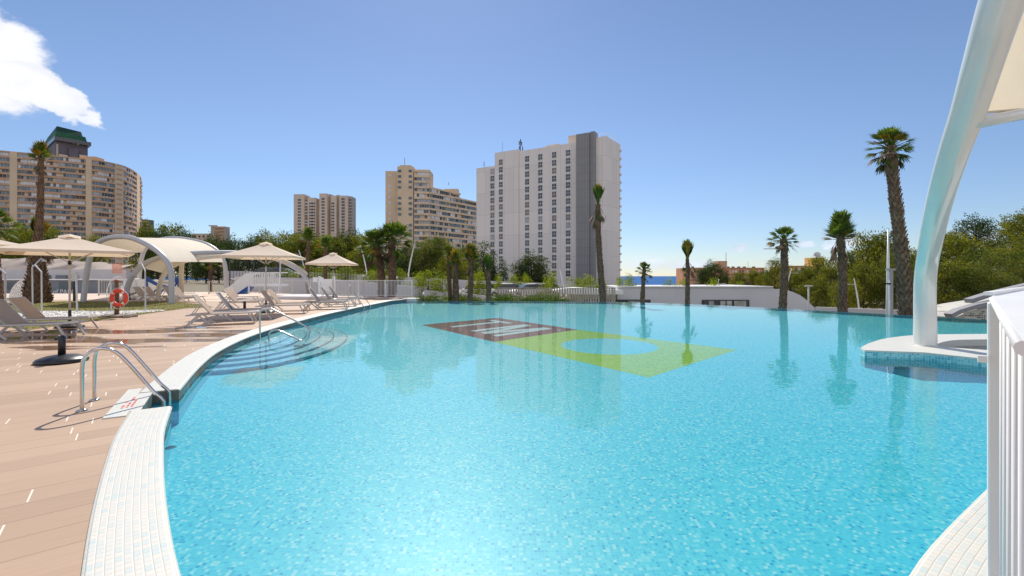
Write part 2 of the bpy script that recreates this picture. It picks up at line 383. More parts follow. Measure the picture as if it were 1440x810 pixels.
r=nt.nodes.new('ShaderNodeValToRGB'); r.color_ramp.elements[0].color=(.40,.278,.192,1); r.color_ramp.elements[1].color=(.485,.345,.242,1); l.new(wn2.outputs['Value'],r.inputs[0])
# fine grooves and grain along the board
gc=nt.nodes.new('ShaderNodeCombineXYZ'); l.new(mth(nt,'MULTIPLY',u,2.0),gc.inputs[0]); l.new(mth(nt,'MULTIPLY',v,70.0),gc.inputs[1]); l.new(row,gc.inputs[2])
gn=nt.nodes.new('ShaderNodeTexNoise'); gn.inputs['Scale'].default_value=1; gn.inputs['Detail'].default_value=4; l.new(gc.outputs[0],gn.inputs['Vector'])
mr=nt.nodes.new('ShaderNodeMapRange'); mr.inputs[3].default_value=.86; mr.inputs[4].default_value=1.12; l.new(gn.outputs['Fac'],mr.inputs[0])
col=mixc(nt,1.0,r.outputs[0],mr.outputs[0],'MULTIPLY')
big=nt.nodes.new('ShaderNodeTexNoise'); big.inputs['Scale'].default_value=.35; big.inputs['Detail'].default_value=5; l.new(gg.outputs['Position'],big.inputs['Vector'])
mr2=nt.nodes.new('ShaderNodeMapRange'); mr2.inputs[3].default_value=.86; mr2.inputs[4].default_value=1.14; l.new(big.outputs['Fac'],mr2.inputs[0])
col=mixc(nt,1.0,col,mr2.outputs[0],'MULTIPLY')
seam=mth(nt,'LESS_THAN',fv,.022)
col=mixc(nt,mth(nt,'MULTIPLY',seam,mth(nt,'GREATER_THAN',wn.outputs['Value'],.25)),col,(.24,.155,.11,1))
butt=mth(nt,'MULTIPLY',mth(nt,'LESS_THAN',fu,.0085),mth(nt,'GREATER_THAN',fv,.10)); butt=mth(nt,'MULTIPLY',butt,mth(nt,'LESS_THAN',fv,.95))
col=mixc(nt,butt,col,(.80,.72,.60,1))
# wet patches left on the boards beside the loungers
wx=mth(nt,'SUBTRACT',1.0,mth(nt,'DIVIDE',mth(nt,'ABSOLUTE',mth(nt,'ADD',sp.outputs[0],10.6)),5.0))
wy=mth(nt,'SUBTRACT',1.0,mth(nt,'DIVIDE',mth(nt,'ABSOLUTE',mth(nt,'ADD',sp.outputs[1],-12.6)),2.6))
wm=mth(nt,'MINIMUM',wx,wy)
wc=nt.nodes.new('ShaderNodeMapping'); wc.inputs['Scale'].default_value=(.35,1.3,1); l.new(gg.outputs['Position'],wc.inputs[0])
wnn=nt.nodes.new('ShaderNodeTexNoise'); wnn.inputs['Scale'].default_value=1; wnn.inputs['Detail'].default_value=3; l.new(wc.outputs[0],wnn.inputs['Vector'])
wet=nt.nodes.new('ShaderNodeMapRange'); wet.interpolation_type='SMOOTHSTEP'; wet.inputs[1].default_value=.66; wet.inputs[2].default_value=.74
l.new(mth(nt,'ADD',wnn.outputs['Fac'],mth(nt,'MULTIPLY',mth(nt,'MINIMUM',wm,.4),.6)),wet.inputs[0])
col=mixc(nt,wet.outputs[0],col,mixc(nt,1.0,col,(.50,.42,.38,1),'MULTIPLY'))
l.new(col,p.inputs['Base Color'])
l.new(mth(nt,'SUBTRACT',.62,mth(nt,'MULTIPLY',wet.outputs[0],.56)),p.inputs['Roughness']); p.inputs['Specular IOR Level'].default_value=.35
bu=nt.nodes.new('ShaderNodeBump'); bu.inputs['Strength'].default_value=.25; bu.inputs['Distance'].default_value=.003
l.new(mth(nt,'MULTIPLY',mth(nt,'SINE',mth(nt,'MULTIPLY',v,300.0)),mth(nt,'SUBTRACT',1.0,wet.outputs[0])),bu.inputs['Height']); l.new(bu.outputs[0],p.inputs['Normal'])
tag(d.build('pool_deck',m),kind='structure')

# coping strips with their own UVs
M['coping']=tile_mat('coping_mosaic',.055,[(0,(.52,.60,.585)),(.25,(.62,.635,.58)),(.5,(.66,.635,.57)),(.75,(.58,.62,.585)),(1,(.68,.65,.58))],(.62,.53,.42),.035,.45,size2=.042,bump=.5)
M['liner']=tile_mat('pool_wall_mosaic',.05,[(0,(.0,.42,.72)),(.4,(.01,.56,.80)),(.75,(.06,.66,.84)),(1,(.32,.78,.86))],(.10,.62,.76),.06,.2,bump=.3)
def offs(pl,w,ends=None):
    out=[]
    for i,p_ in enumerate(pl):
        t=(pl[min(i+1,len(pl)-1)]-pl[max(i-1,0)]).normalized(); n_=V2(-t.y,t.x)
        out.append(p_+n_*w)
    return out
def coping(pl,w,side,name='pool_coping'):
    mb=MB(); s_=0
    prof=[(-.012,-.022),(-.012,-.012),(.0,.006),(.02,.012),(w-.02,.012),(w,.004),(w,-.02)]
    rows=[offs(pl,side*a) for a,_ in prof]
    for i in range(len(pl)-1):
        L=(pl[i+1]-pl[i]).length
        for k in range(len(prof)-1):
            a,b=rows[k],rows[k+1]; va=k*.03 if k<3 else prof[k][0]; v0,v1=prof[k][0]-abs(prof[k][1]),prof[k+1][0]-abs(prof[k+1][1])
            q=[(*a[i],prof[k][1]),(*a[i+1],prof[k][1]),(*b[i+1],prof[k+1][1]),(*b[i],prof[k+1][1])]
            mb.poly(q,0,[(s_,v0),(s_+L,v0),(s_+L,v1),(s_,v1)],False)
        s_+=L
    for e in (0,-1):
        mb.poly([(*rows[k][e],prof[k][1]) for k in range(len(prof))],0,[(prof[k][0],prof[k][1]) for k in range(len(prof))])
    return mb
side=1
# which side is land? test at A
t=(near_c[-1]-near_c[-2]).normalized()
side = 1 if V2(-t.y,t.x).dot(nn)>0 else -1
c1=coping(near_c,.40,side); c2=coping(left_c+corner[:2],.46,side)
mb=MB()
mb.v=list(c1.v); mb.f=list(c1.f); mb.m=list(c1.m); mb.uv=list(c1.uv); mb.smooth=list(c1.smooth)
b=len(mb.v); mb.v+=c2.v; mb.f+=[tuple(i+b for i in f) for f in c2.f]; mb.m+=c2.m; mb.uv+=c2.uv; mb.smooth+=c2.smooth
tag(mb.build('pool_coping',M['coping'],fix=False),kind='structure')
# corner end cap of the coping at the overflow edge, stands a little higher
cc=MB(); q=corner[1:]; cc.prism([(q[0].x-.02,q[0].y),(q[1].x+.05,q[1].y),(q[1].x+.05,q[1].y+.5),(q[0].x-.3,q[0].y+.5)],-.2,.05); tag(cc.build('coping_corner',M['coping']),kind='structure')
# recessed panel behind the ladder
def rec(a,n_): q=A+un*a+nn*n_; return (q.x,q.y)
L0=(B-A).length
mb=MB(); pl_=[rec(-.20,.405),rec(-.20,.62),rec(L0+.36,.62),rec(L0+.36,.46),rec(L0,.46),rec(L0,.30),rec(0,.30),rec(0,.405)]
mb.prism(pl_,-.05,.008)
pan=mb.build('ladder_panel',M['coping'])
for poly_,lp in zip(pan.data.polygons,range(99999)): pass
uvl=pan.data.uv_layers[0].data
for lo in pan.data.loops:
    co_=pan.data.vertices[lo.vertex_index].co; q=V2(co_.x,co_.y)-A; uvl[lo.index].uv=(q.dot(un),q.dot(nn))
tag(pan,kind='structure')

# pool walls and floor
mb=MB(); s_=0
def wallstrip(pl,ztop,mb,s0=0,closed=False):
    s_=s0
    for i in range(len(pl)-1+(1 if closed else 0)):
        a=pl[i]; b=pl[(i+1)%len(pl)]; L=(b-a).length
        mb.poly([(*a,FZ-.05),(*b,FZ-.05),(*b,ztop),(*a,ztop)],0,[(s_,FZ),(s_+L,FZ),(s_+L,ztop),(s_,ztop)]); s_+=L
land=near_c+[RA,RB]+left_c+corner
wallstrip(land,-.006,mb); wallstrip(corner[-1:]+edge+east+near_c[:1],WZ-.012,mb,50)
pw=mb.build('pool_wall',M['liner'],fix=False); tag(pw,kind='structure'); pw.cycles.is_caustics_receiver=True
# overflow edge: crest tile and outer face
mb=MB(); eo=offs(edge,.22)
if eo[5].y<edge[5].y: eo=offs(edge,-.22)
for i in range(len(edge)-1):
    a,b,c,d_=edge[i],edge[i+1],eo[i+1],eo[i]
    mb.poly([(*a,WZ-.012),(*b,WZ-.012),(*c,WZ-.03),(*d_,WZ-.03)],0,[(i*.5,0),(i*.5+.5,0),(i*.5+.5,.22),(i*.5,.22)])
    mb.poly([(*d_,WZ-.03),(*c,WZ-.03),(*c,-3.4),(*d_,-3.4)],0,[(i*.5,0),(i*.5+.5,0),(i*.5+.5,-3),(i*.5,-3)])
tag(mb.build('overflow_edge',M['liner'],fix=False),kind='structure')
tris=tessellate_polygon([[Vector((p_.x,p_.y,0)) for p_ in outline]])
def sheet(name,z,material,uv=True,smooth=False):
    mb=MB(); mb.v=[(p_.x,p_.y,z) for p_ in outline]
    for t_ in tris:
        a=[outline[i] for i in t_]; t_=tuple(t_)
        if (a[1]-a[0]).cross(a[2]-a[0])<0: t_=t_[::-1]
        mb.face(t_,0,[tuple(outline[i]) for i in t_],smooth)
    return mb.build(name,material,fix=False)
M['floor']=tile_mat('pool_floor_mosaic',.032,[(0,(.0,.45,.70)),(.06,(.03,.55,.75)),(.15,(.07,.64,.79)),(.5,(.075,.69,.82)),(.8,(.13,.75,.84)),(1,(.42,.84,.86))],(.17,.74,.80),.05,.35,bump=0)
fl=sheet('pool_floor',FZ,M['floor']); tag(fl,kind='structure'); fl.cycles.is_caustics_receiver=True
m,nt,p,l=nodes('pool_water_surface'); nt.nodes.remove(p)
gl=nt.nodes.new('ShaderNodeBsdfRefraction'); gl.inputs['Roughness'].default_value=0; gl.inputs['IOR'].default_value=1.333; gl.inputs['Color'].default_value=(.92,.99,1,1)
rf=nt.nodes.new('ShaderNodeBsdfGlossy'); rf.inputs['Roughness'].default_value=0; rf.inputs['Color'].default_value=(1,1,1,1)
fr=nt.nodes.new('ShaderNodeFresnel'); fr.inputs['IOR'].default_value=1.333; mxw=nt.nodes.new('ShaderNodeMixShader')
gg=nt.nodes.new('ShaderNodeNewGeometry')
n1=nt.nodes.new('ShaderNodeTexNoise'); n1.inputs['Scale'].default_value=1.3; n1.inputs['Detail'].default_value=2; l.new(gg.outputs['Position'],n1.inputs['Vector'])
n2=nt.nodes.new('ShaderNodeTexNoise'); n2.inputs['Scale'].default_value=6.5; n2.inputs['Detail'].default_value=0; l.new(gg.outputs['Position'],n2.inputs['Vector'])
hh=mth(nt,'ADD',mth(nt,'MULTIPLY',n1.outputs['Fac'],.075),mth(nt,'MULTIPLY',n2.outputs['Fac'],.030))
bu=nt.nodes.new('ShaderNodeBump'); bu.inputs['Strength'].default_value=1; bu.inputs['Distance'].default_value=.030; l.new(hh,bu.inputs['Height'])
l.new(bu.outputs[0],gl.inputs['Normal']); l.new(bu.outputs[0],rf.inputs['Normal']); l.new(bu.outputs[0],fr.inputs['Normal'])
l.new(mth(nt,'MULTIPLY',fr.outputs[0],.78),mxw.inputs[0]); l.new(gl.outputs[0],mxw.inputs[1]); l.new(rf.outputs[0],mxw.inputs[2]); l.new(mxw.outputs[0],nt.nodes['Material Output'].inputs[0])
wt=sheet('pool_water',WZ,m,smooth=True); tag(wt,kind='structure'); wt.cycles.is_caustics_caster=True
# tiled emblem on the floor
LL=V2(-3.62,18.08); LT=V2(-.69,20.94); LR=V2(2.56,16.75); LB=V2(-.54,13.78); GG=V2(6.10,12.32); GH=V2(2.81,9.35)
em=thing('pool_emblem','maroon and green mosaic emblem with two letters on the pool floor','pool emblem',(0,0,0))
def fm(a,b,z): q=LL+(LB-LL)*a+(LT-LL)*b; return (q.x,q.y,FZ+z)
mm=tile_mat('maroon_mosaic',.05,[(0,(.10,.008,.012)),(.5,(.16,.02,.025)),(1,(.22,.04,.04))],(.14,.07,.07),.05,.35,bump=0)
gm=tile_mat('green_mosaic',.05,[(0,(.22,.56,.05)),(.5,(.34,.68,.07)),(1,(.43,.74,.11))],(.38,.55,.15),.05,.35,bump=0)
wm_=tile_mat('pale_letter_mosaic',.05,[(0,(.45,.74,.76)),(1,(.65,.82,.82))],(.5,.7,.7),.05,.35,bump=0)
def em_poly(name,pts,z,material):
    mb=MB(); pts=[(q[0],q[1]) for q in pts]; mb.prism(pts,FZ+.001,FZ+z); o=mb.build(name,material,em)
    uvl=o.data.uv_layers[0].data
    for lo in o.data.loops: c_=o.data.vertices[lo.vertex_index].co; uvl[lo.index].uv=(c_.x,c_.y)
    o.cycles.is_caustics_receiver=True; return o
em_poly('red_panel',[fm(0,0,0),fm(1,0,0),fm(1,1,0),fm(0,1,0)],.004,mm)
# green panel with a round hole: two halves round the circle
cc_=V2(2.78,13.10); R_=1.36; ang0=math.atan2((LB+GH-cc_*2).y,(LB+GH-cc_*2).x)
quad=[V2(*fm(1,1,0)[:2]),GG,GH,V2(*fm(1,0,0)[:2])]
def ray_hit(a):
    dd=V2(math.cos(a),math.sin(a)); best=None
    for i in range(4):
        p1,p2=quad[i],quad[(i+1)%4]; e=p2-p1; den=dd.x*e.y-dd.y*e.x
        if abs(den)<1e-9: continue
        t_=((p1-cc_).x*e.y-(p1-cc_).y*e.x)/den; s2=((p1-cc_).x*dd.y-(p1-cc_).y*dd.x)/den
        if t_>0 and -1e-6<=s2<=1+1e-6: best=cc_+dd*t_
    return best
mb=MB(); angs=sorted([2*math.pi*k/72 for k in range(72)]+[math.atan2((q-cc_).y,(q-cc_).x)%(2*math.pi) for q in quad])
for i in range(len(angs)):
    a0,a1=angs[i],angs[(i+1)%len(angs)]
    i0=cc_+V2(math.cos(a0),math.sin(a0))*R_; i1=cc_+V2(math.cos(a1),math.sin(a1))*R_; o0=ray_hit(a0); o1=ray_hit(a1)
    z=FZ+.004; mb.poly([(*i0,z),(*o0,z),(*o1,z),(*i1,z)],0,[tuple(i0),tuple(o0),tuple(o1),tuple(i1)])
gp=mb.build('green_panel',gm,em,fix=False); gp.cycles.is_caustics_receiver=True
em_poly('letter_t',[fm(*q,0) for q in ((.225,.17),(.29,.17),(.29,.765),(.39,.765),(.39,.835),(.115,.835),(.115,.765),(.225,.765))],.009,wm_)
em_poly('letter_m',[fm(*q,0) for q in ((.515,.18),(.58,.18),(.575,.66),(.645,.18),(.715,.18),(.79,.66),(.785,.18),(.85,.18),(.85,.86),(.755,.86),(.682,.36),(.61,.86),(.515,.86))],.009,wm_)
em_poly('full_stop',[fm(*q,0) for q in ((.92,.82),(.95,.82),(.95,.85),(.92,.85))],.009,wm_)

# underwater steps at the left side
st=thing('pool_steps','curved underwater steps with dark nosings fanning out from the left pool wall','pool steps',(0,0,0))
M['nosing']=mat('dark_nosing',(.05,.20,.34),.4)
M['stepmos']=tile_mat('step_mosaic',.05,[(0,(.08,.50,.66)),(.5,(.18,.66,.76)),(1,(.36,.76,.80))],(.4,.66,.72),.05,.35,bump=0)
ax=math.radians(103); ex=V2(math.cos(ax),math.sin(ax)); ey=V2(math.sin(ax),-math.cos(ax)); c0=V2(-7.35,13.2)
for k in range(5):
    ra=2.2+.42*k; rb=.80+.40*k; top=-.32-.2*k
    pts=[]
    for j in range(33):
        a=-math.pi/2+math.pi*j/32; q=c0+ex*math.sin(a)*ra+ey*math.cos(a)*rb; pts.append((q.x,q.y))
    mb=MB(); q0=c0-ey*.35-ex*ra; q1=c0-ey*.35+ex*ra
    full=[(q0.x,q0.y)]+pts+[(q1.x,q1.y)]
    # keep inside the pool wall
    mb.prism(full,top-.2 if k<4 else FZ,top)
    o=mb.build('step',M['stepmos'],st); uvl=o.data.uv_layers[0].data
    o.cycles.is_caustics_receiver=True
    nb=MB()
    for j in range(32):
        a=Vector(pts[j]); b=Vector(pts[j+1]); ci=c0
        ai=a+(ci-a).normalized()*.03; bi=b+(ci-b).normalized()*.03
        nb.poly([(*a,top+.003),(*b,top+.003),(*bi,top+.003),(*ai,top+.003)])
        nb.poly([(*(a-(ci-a).normalized()*.003),top-.04),(*(b-(ci-b).normalized()*.003),top-.04),(*(b-(ci-b).normalized()*.003),top+.003),(*(a-(ci-a).normalized()*.003),top+.003)])
    no=nb.build('nosing',M['nosing'],o,fix=False); no.cycles.is_caustics_receiver=True
def tube_obj(name,pts,r,material,parent,n=12,sub=6,label=None):
    mb=MB(); mb.tube(catmull([Vector(p_) for p_ in pts],sub),r,n); return mb.build(name,material,parent)
# handrails in the steps
h1=thing('handrail','taller of the two steel handrails rising from the pool steps','handrail',(-7.2,13,0))
tube_obj('rail',[(0,0,-.9),(0,0,-.2),(0,0,.45),(.03,0,.66),(.20,0,.74),(.40,-.02,.69),(1.30,-.08,.24),(1.46,-.1,.12),(1.46,-.1,0),(1.35,-.1,-.35)],.024,M['steel'],h1)
h2=thing('handrail','lower steel handrail close to the water beside the taller one','handrail',(-6.78,12.7,0))
tube_obj('rail',[(0,0,-.9),(0,0,-.3),(0,0,-.02),(.05,0,.10),(.18,0,.14),(.32,0,.11),(.85,-.02,-.13),(.93,-.02,-.2),(.6,-.02,-.5)],.024,M['steel'],h2)
# ladders
def ladder(name,foot1,foot2,out,label,H=.74,run=.80,sc=1.0):
    f1=Vector((*foot1,0)); f2=Vector((*foot2,0)); o=Vector((*out,0)).normalized()
    t_=thing(name,label,'pool ladder',f1)
    for f in (f1,f2):
        q=f-f1; Z=Vector((0,0,1))
        pts=[q,q+Z*.3,q+Z*(H-.22),q+o*.03+Z*(H-.08),q+o*.14+Z*H,q+o*.27+Z*(H-.02),q+o*.40+Z*(H-.15),q+o*(run-.12)+Z*.16,q+o*(run-.02)+Z*.03,q+o*run-Z*.1,q+o*run-Z*.9]
        tube_obj('rail',pts,.0215,M['steel'],t_,14)
        fb=MB(); fb.lathe([(.058,0),(.058,.008),(.03,.018),(.024,.02)],q,16); fb.build('foot_flange',M['steel'],t_)
    for k in range(3):
        st_=MB(); st_.bar(f2-f1+o*run+Vector((0,0,-.35-.25*k)),o*run+Vector((0,0,-.35-.25*k)),.08,.03); st_.build('tread',M['white'],t_)
ladder('pool_ladder',(-5.27,5.58),(-5.55,6.05),(.86,.51),'large steel pool ladder nearest the camera beside the tiled panel')
g1=G(497,436); ladder('pool_ladder',(g1.x-1.05,24.3),(g1.x-.90,24.95),(1,-.12),'small distant steel pool ladder near the dark grey loungers',.78,.85)
# small rounded pool fittings on the wall below the coping
def fitting(x,y,lab):
    mb=MB(); mb.lathe([(.0,-.02),(.045,-.02),(.05,.0),(.045,.02),(0,.03)],(0,0,0),14); o=mb.build('water_inlet',M['white'],None,(x,y,-.22)); o.rotation_euler=(math.radians(90),0,math.radians(58)); tag(o,lab,'inlet')
fitting(-3.62,4.83,'white round water inlet on the pool wall nearest the camera')
fitting(-5.93,8.92,'white round water inlet on the pool wall just beyond the ladder')
# painted warning on the panel
wr=MB()
q=A+un*.42+nn*.42
for r_,(off,segs) in enumerate(((.0,5),(-.045,6),(-.09,4))):
    for k in range(segs):
        if (k+r_)%5==4: continue
        c_=q+un*(.10*k-.02*r_-.15)+nn*(off*-1); wr.box((c_.x,c_.y,.012),(.07,.022,.003),math.atan2(un.y,un.x))
tag(wr.build('warning_marking',mat('red_marking',(.75,.22,.18),.5,var=.2)),'small faded red marking painted on the white tiles by the ladder','marking')

# peninsula with the shade column and a sunken curved basin
def gx(px,py,z=.016): q=G(px,py,z); return V2(q.x,q.y)
pback=catmull([gx(1210,489.5),gx(1219,484),gx(1238,477.5),gx(1262,473.5),gx(1290,471),gx(1330,470),gx(1390,469.5)],5)
pin=catmull([gx(1390,477.2),gx(1350,477.8),gx(1330,480),gx(1316,484.5),gx(1316,487.0),gx(1330,488.2),gx(1390,492.3)],5)
pfront=[V2(17.5,6.9),V2(12.0,6.9),V2(11.2,7.35),gx(1390,505),gx(1300,495.5),gx(1216,492.3)]
pen=pback+[V2(17.5,12.2),V2(17.5,11.6)]+pin+[V2(13.0,9.0),V2(17.5,8.2)]+pfront
pen=[(q.x,q.y) for q in pen]
po=thing('pool_island','white mosaic peninsula with a teal tiled side carrying the shade column','pool island',(0,0,0))
mb=MB(); mb.prism(pen,-.02,.016); top=mb.build('coping_top',M['coping'],po); uvl=top.data.uv_layers[0].data
for lo in top.data.loops: c_=top.data.vertices[lo.vertex_index].co; uvl[lo.index].uv=(c_.x,c_.y)
mb=MB(); mb.prism(pen,FZ-.02,-.0205)
iw=mb.build('side_wall',tile_mat('island_side_mosaic',.05,[(0,(.03,.36,.48)),(.35,(.10,.50,.60)),(.7,(.22,.62,.68)),(1,(.48,.72,.72))],(.5,.68,.68),.07,.2),po); iw.cycles.is_caustics_receiver=True
mb=MB(); s_=0
q=[V2(17.5,11.6)]+pin+[V2(13.0,9.0),V2(17.5,8.2)]
cen=V2(14.5,10.2)
q2=[a+(cen-a).normalized()*.004 for a in q]
for i in range(len(q)-1):
    a,b=q2[i],q2[i+1]; L=(b-a).length
    mb.poly([(*a,-.45),(*b,-.45),(*b,.012),(*a,.012)],0,[(s_,-.45),(s_+L,-.45),(s_+L,.012),(s_,.012)]); s_+=L
mb.poly([(a.x,a.y,-.44) for a in q2],0,[tuple(a) for a in q2])
mb.build('sunken_basin',M['coping'],po,fix=False)
# ------------------------------------------------------------------ buildings
def line_hit(px,a,b):
    """point on ground line a-b seen at photo column px"""
    k=(px-720)/640; d=b-a
    t=(k*a.y-a.x)/(d.x-k*d.y); return a+d*t
def winbox(mb,p,u,n_,w_,h_,z,frame=.09,m0=0,m1=1,proud=.06,cross=True,mg=None):
    """one window: pale frame with a cross of glazing bars, dark panes. p: xy centre, z: centre height"""
    c=Vector((p.x,p.y,z)); U=Vector((u.x,u.y,0)); N=Vector((n_.x,n_.y,0)); Z=Vector((0,0,1))
    R=Matrix((U,N,Z)).transposed()
    mb.box(c+N*proud*.3,(w_,proud,h_),rot=R,m=m1)
    f=frame
    for s_ in (-1,1):
        mb.box(c+U*s_*(w_/2+f/2)+N*proud*.5,(f,proud*2,h_+2*f),rot=R,m=m0)
        mb.box(c+Z*s_*(h_/2+f/2)+N*proud*.5,(w_,proud*2-.01,f),rot=R,m=m0)
    if cross:
        mb.box(c+N*proud*.5,(f,proud*1.9,h_),rot=R,m=m0); mb.box(c+N*proud*.5,(w_,proud*1.8,f),rot=R,m=m0)
def panel_mat(name,c,size,line,mw=.02,rough=.6,vary=.04):
    m,nt,p,l=nodes(name)
    uv=nt.nodes.new('ShaderNodeUVMap'); bt=nt.nodes.new('ShaderNodeTexBrick'); l.new(uv.outputs[0],bt.inputs['Vector'])
    bt.offset=0; bt.inputs['Scale'].default_value=1; bt.inputs['Brick Width'].default_value=size[0]; bt.inputs['Row Height'].default_value=size[1]; bt.inputs['Mortar Size'].default_value=mw
    bt.inputs['Color1'].default_value=(*[x*(1-vary) for x in c],1); bt.inputs['Color2'].default_value=(*[x*(1+vary) for x in c],1); bt.inputs['Mortar'].default_value=(*line,1)
    n=nt.nodes.new('ShaderNodeTexNoise'); n.inputs['Scale'].default_value=.05; n.inputs['Detail'].default_value=5; l.new(uv.outputs[0],n.inputs['Vector'])
    mr=nt.nodes.new('ShaderNodeMapRange'); mr.inputs[3].default_value=.88; mr.inputs[4].default_value=1.1; l.new(n.outputs['Fac'],mr.inputs[0])
    l.new(mixc(nt,1.0,bt.outputs['Color'],mr.outputs[0],'MULTIPLY'),p.inputs['Base Color']); p.inputs['Roughness'].default_value=rough
    return m
M['hotelwall']=panel_mat('hotel_white_panels',(.86,.79,.75),(4.1,8.25),(.68,.62,.60),.07)
M['hotelshaft']=panel_mat('hotel_grey_cladding',(.29,.285,.29),(1.0,2.75),(.19,.19,.20),.05)
M['tanwall']=mat('tan_wall',(.70,.54,.38),.85,var=.08,scale=.15)
M['tanband']=mat('brown_band',(.56,.36,.235),.85,var=.1,scale=.2)
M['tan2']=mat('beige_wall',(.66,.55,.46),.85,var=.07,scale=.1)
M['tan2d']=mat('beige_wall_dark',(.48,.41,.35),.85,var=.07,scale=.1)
M['wglass']=[mat('glazing_dark',(.03,.035,.045),.12,spec=.8,var=.4,scale=.6),mat('glazing_blue',(.10,.15,.19),.15,spec=.8,var=.35,scale=.5),mat('shutter_white',(.68,.67,.68),.5,var=.12,scale=.8),
 mat('awning_green_grey',(.20,.25,.25),.7,var=.15,scale=.8),mat('shade_brown',(.13,.09,.07),.8,var=.3,scale=.8),mat('shutter_pale',(.40,.40,.42),.6,var=.2,scale=.6)]
M['roofgreen']=mat('green_roof_cladding',(.02,.12,.05),.6,var=.3,scale=.3)
M['towergrey']=mat('purple_grey_cladding',(.13,.115,.15),.7,var=.15,scale=.08)
M['orangewall']=mat('salmon_wall',(.75,.38,.24),.85,var=.08,scale=.2)
M['ochrewall']=mat('ochre_wall',(.75,.48,.2),.85,var=.08,scale=.2)

# white hotel
F0=V2(-13.7,175); F1=V2(31.0,149); hu=(F1-F0).normalized(); hn=V2(hu.y,-hu.x)
if hn.y>0: hn=-hn
hot=thing('hotel_tower','white slab hotel tower with columns of four-pane windows and a grey shaft','hotel',(0,0,0))
def slab(mb,a,b,dep,z0,z1,m=0,front=0.0):
    u=(b-a).normalized(); n_=V2(u.y,-u.x)
    if n_.dot(V2(-(a+b).x,-(a+b).y))<0: n_=-n_
    A_=a+n_*front; B_=b+n_*front; C_=b-n_*dep; D_=a-n_*dep
    mb.prism([tuple(A_),tuple(B_),tuple(C_),tuple(D_)],z0,z1,m)
h=lambda px: line_hit(px,F0,F1)
mb=MB(); slab(mb,h(670),h(697),14,-6,43.0,front=0); slab(mb,h(697.02),h(730),14,-6,47.6,front=.6); slab(mb,h(730.02),h(814),14,-6,47.0); slab(mb,h(814.02),F1,14,-6,47.5)
hw=mb.build('wall',M['hotelwall'],hot)
mb=MB(); slab(mb,h(813.6),h(831.5),2,-6,48.9,front=2.2); slab(mb,h(831.6),h(838),2,-6,49.3,front=1.4); mb.build('grey_shaft',M['hotelshaft'],hot)
for a,b_,z0,z1,bk in ((757,776,47.02,49.4,6),(791,806,47.02,51.2,5)):
    mb=MB(); aa,bb=h(a),h(b_); slab(mb,aa-hn*bk,bb-hn*bk,5,z0,z1); mb.build('roof_hut',M['tan2'],hw)
hcols=[(692.5,1),(705.8,0),(741.5,0),(760,0),(779.5,0),(799,0)]
wmats=[M['white'],M['glass']]
M['glass2']=mat('curtained_glass',(.16,.11,.09),.12,spec=.8,var=.5,scale=.2)
rr=random.Random(3)
for px,k0 in hcols:
    c_=h(px); fo=.6 if px==705.8 else 0
    for k in range(k0,16):
        mb=MB(); winbox(mb,c_+hn*fo,hu,hn,1.62,2.0,43.75-2.75*k,.10,proud=.12)
        mb.build('window',[M['white'],M['glass2'] if (q_:=rr.random())<.16 else M['wglass'][5] if q_<.24 else M['glass']],hot)
side_u=(V2(37.6,158)-F1).normalized()
mb=MB(); S1=F1+side_u*11.2; mb.prism([tuple(F1+side_u*.02-V2(0,0)),tuple(S1),tuple(S1-hu*20),tuple(F1-hu*4-hn*.5)],-6,47.3); mb.build('side_wall',M['hotelwall'],hot)
for k in range(17):
    mb=MB(); z=45-2.75*k; c_=S1; mb.box((c_.x+.02,c_.y-.3,z),(.5,1.4,.6)); mb.build('balcony',M['white'],hot)
mb=MB()
for i in range(12):
    q=F1+side_u*(i); mb.box((q.x-.2,q.y,48.1),(.06,.06,1.2))
q=F1+side_u*11; mb.bar((F1.x-.2,F1.y,48.6),(q.x-.2,q.y,48.6),.06,.06); q2=h(840); mb.bar((q2.x,q2.y,48.5),(F1.x-.2,F1.y,48.5),.06,.06); mb.build('roof_railing',M['steel'],hot)
q=h(730)-hn*1; mb=MB(); mb.tube([(q.x,q.y,47),(q.x,q.y,51.3)],.15,6)
for dx,z in ((-.45,50.2),(.45,49.9),(.1,50.9),(-.4,48.4),(.8,48.2)): mb.box((q.x+dx,q.y,z),(.34,.3,1.4))
mb.build('antenna_mast',M['dark'],hot)
q=h(706.5); mb=MB(); mb.tube([(q.x,q.y-1,47.5),(q.x,q.y-1,51)],.05,5); q=h(681); mb.tube([(q.x,q.y-1,43),(q.x,q.y-1,44.9)],.12,5); mb.build('aerial',M['dark'],hot)

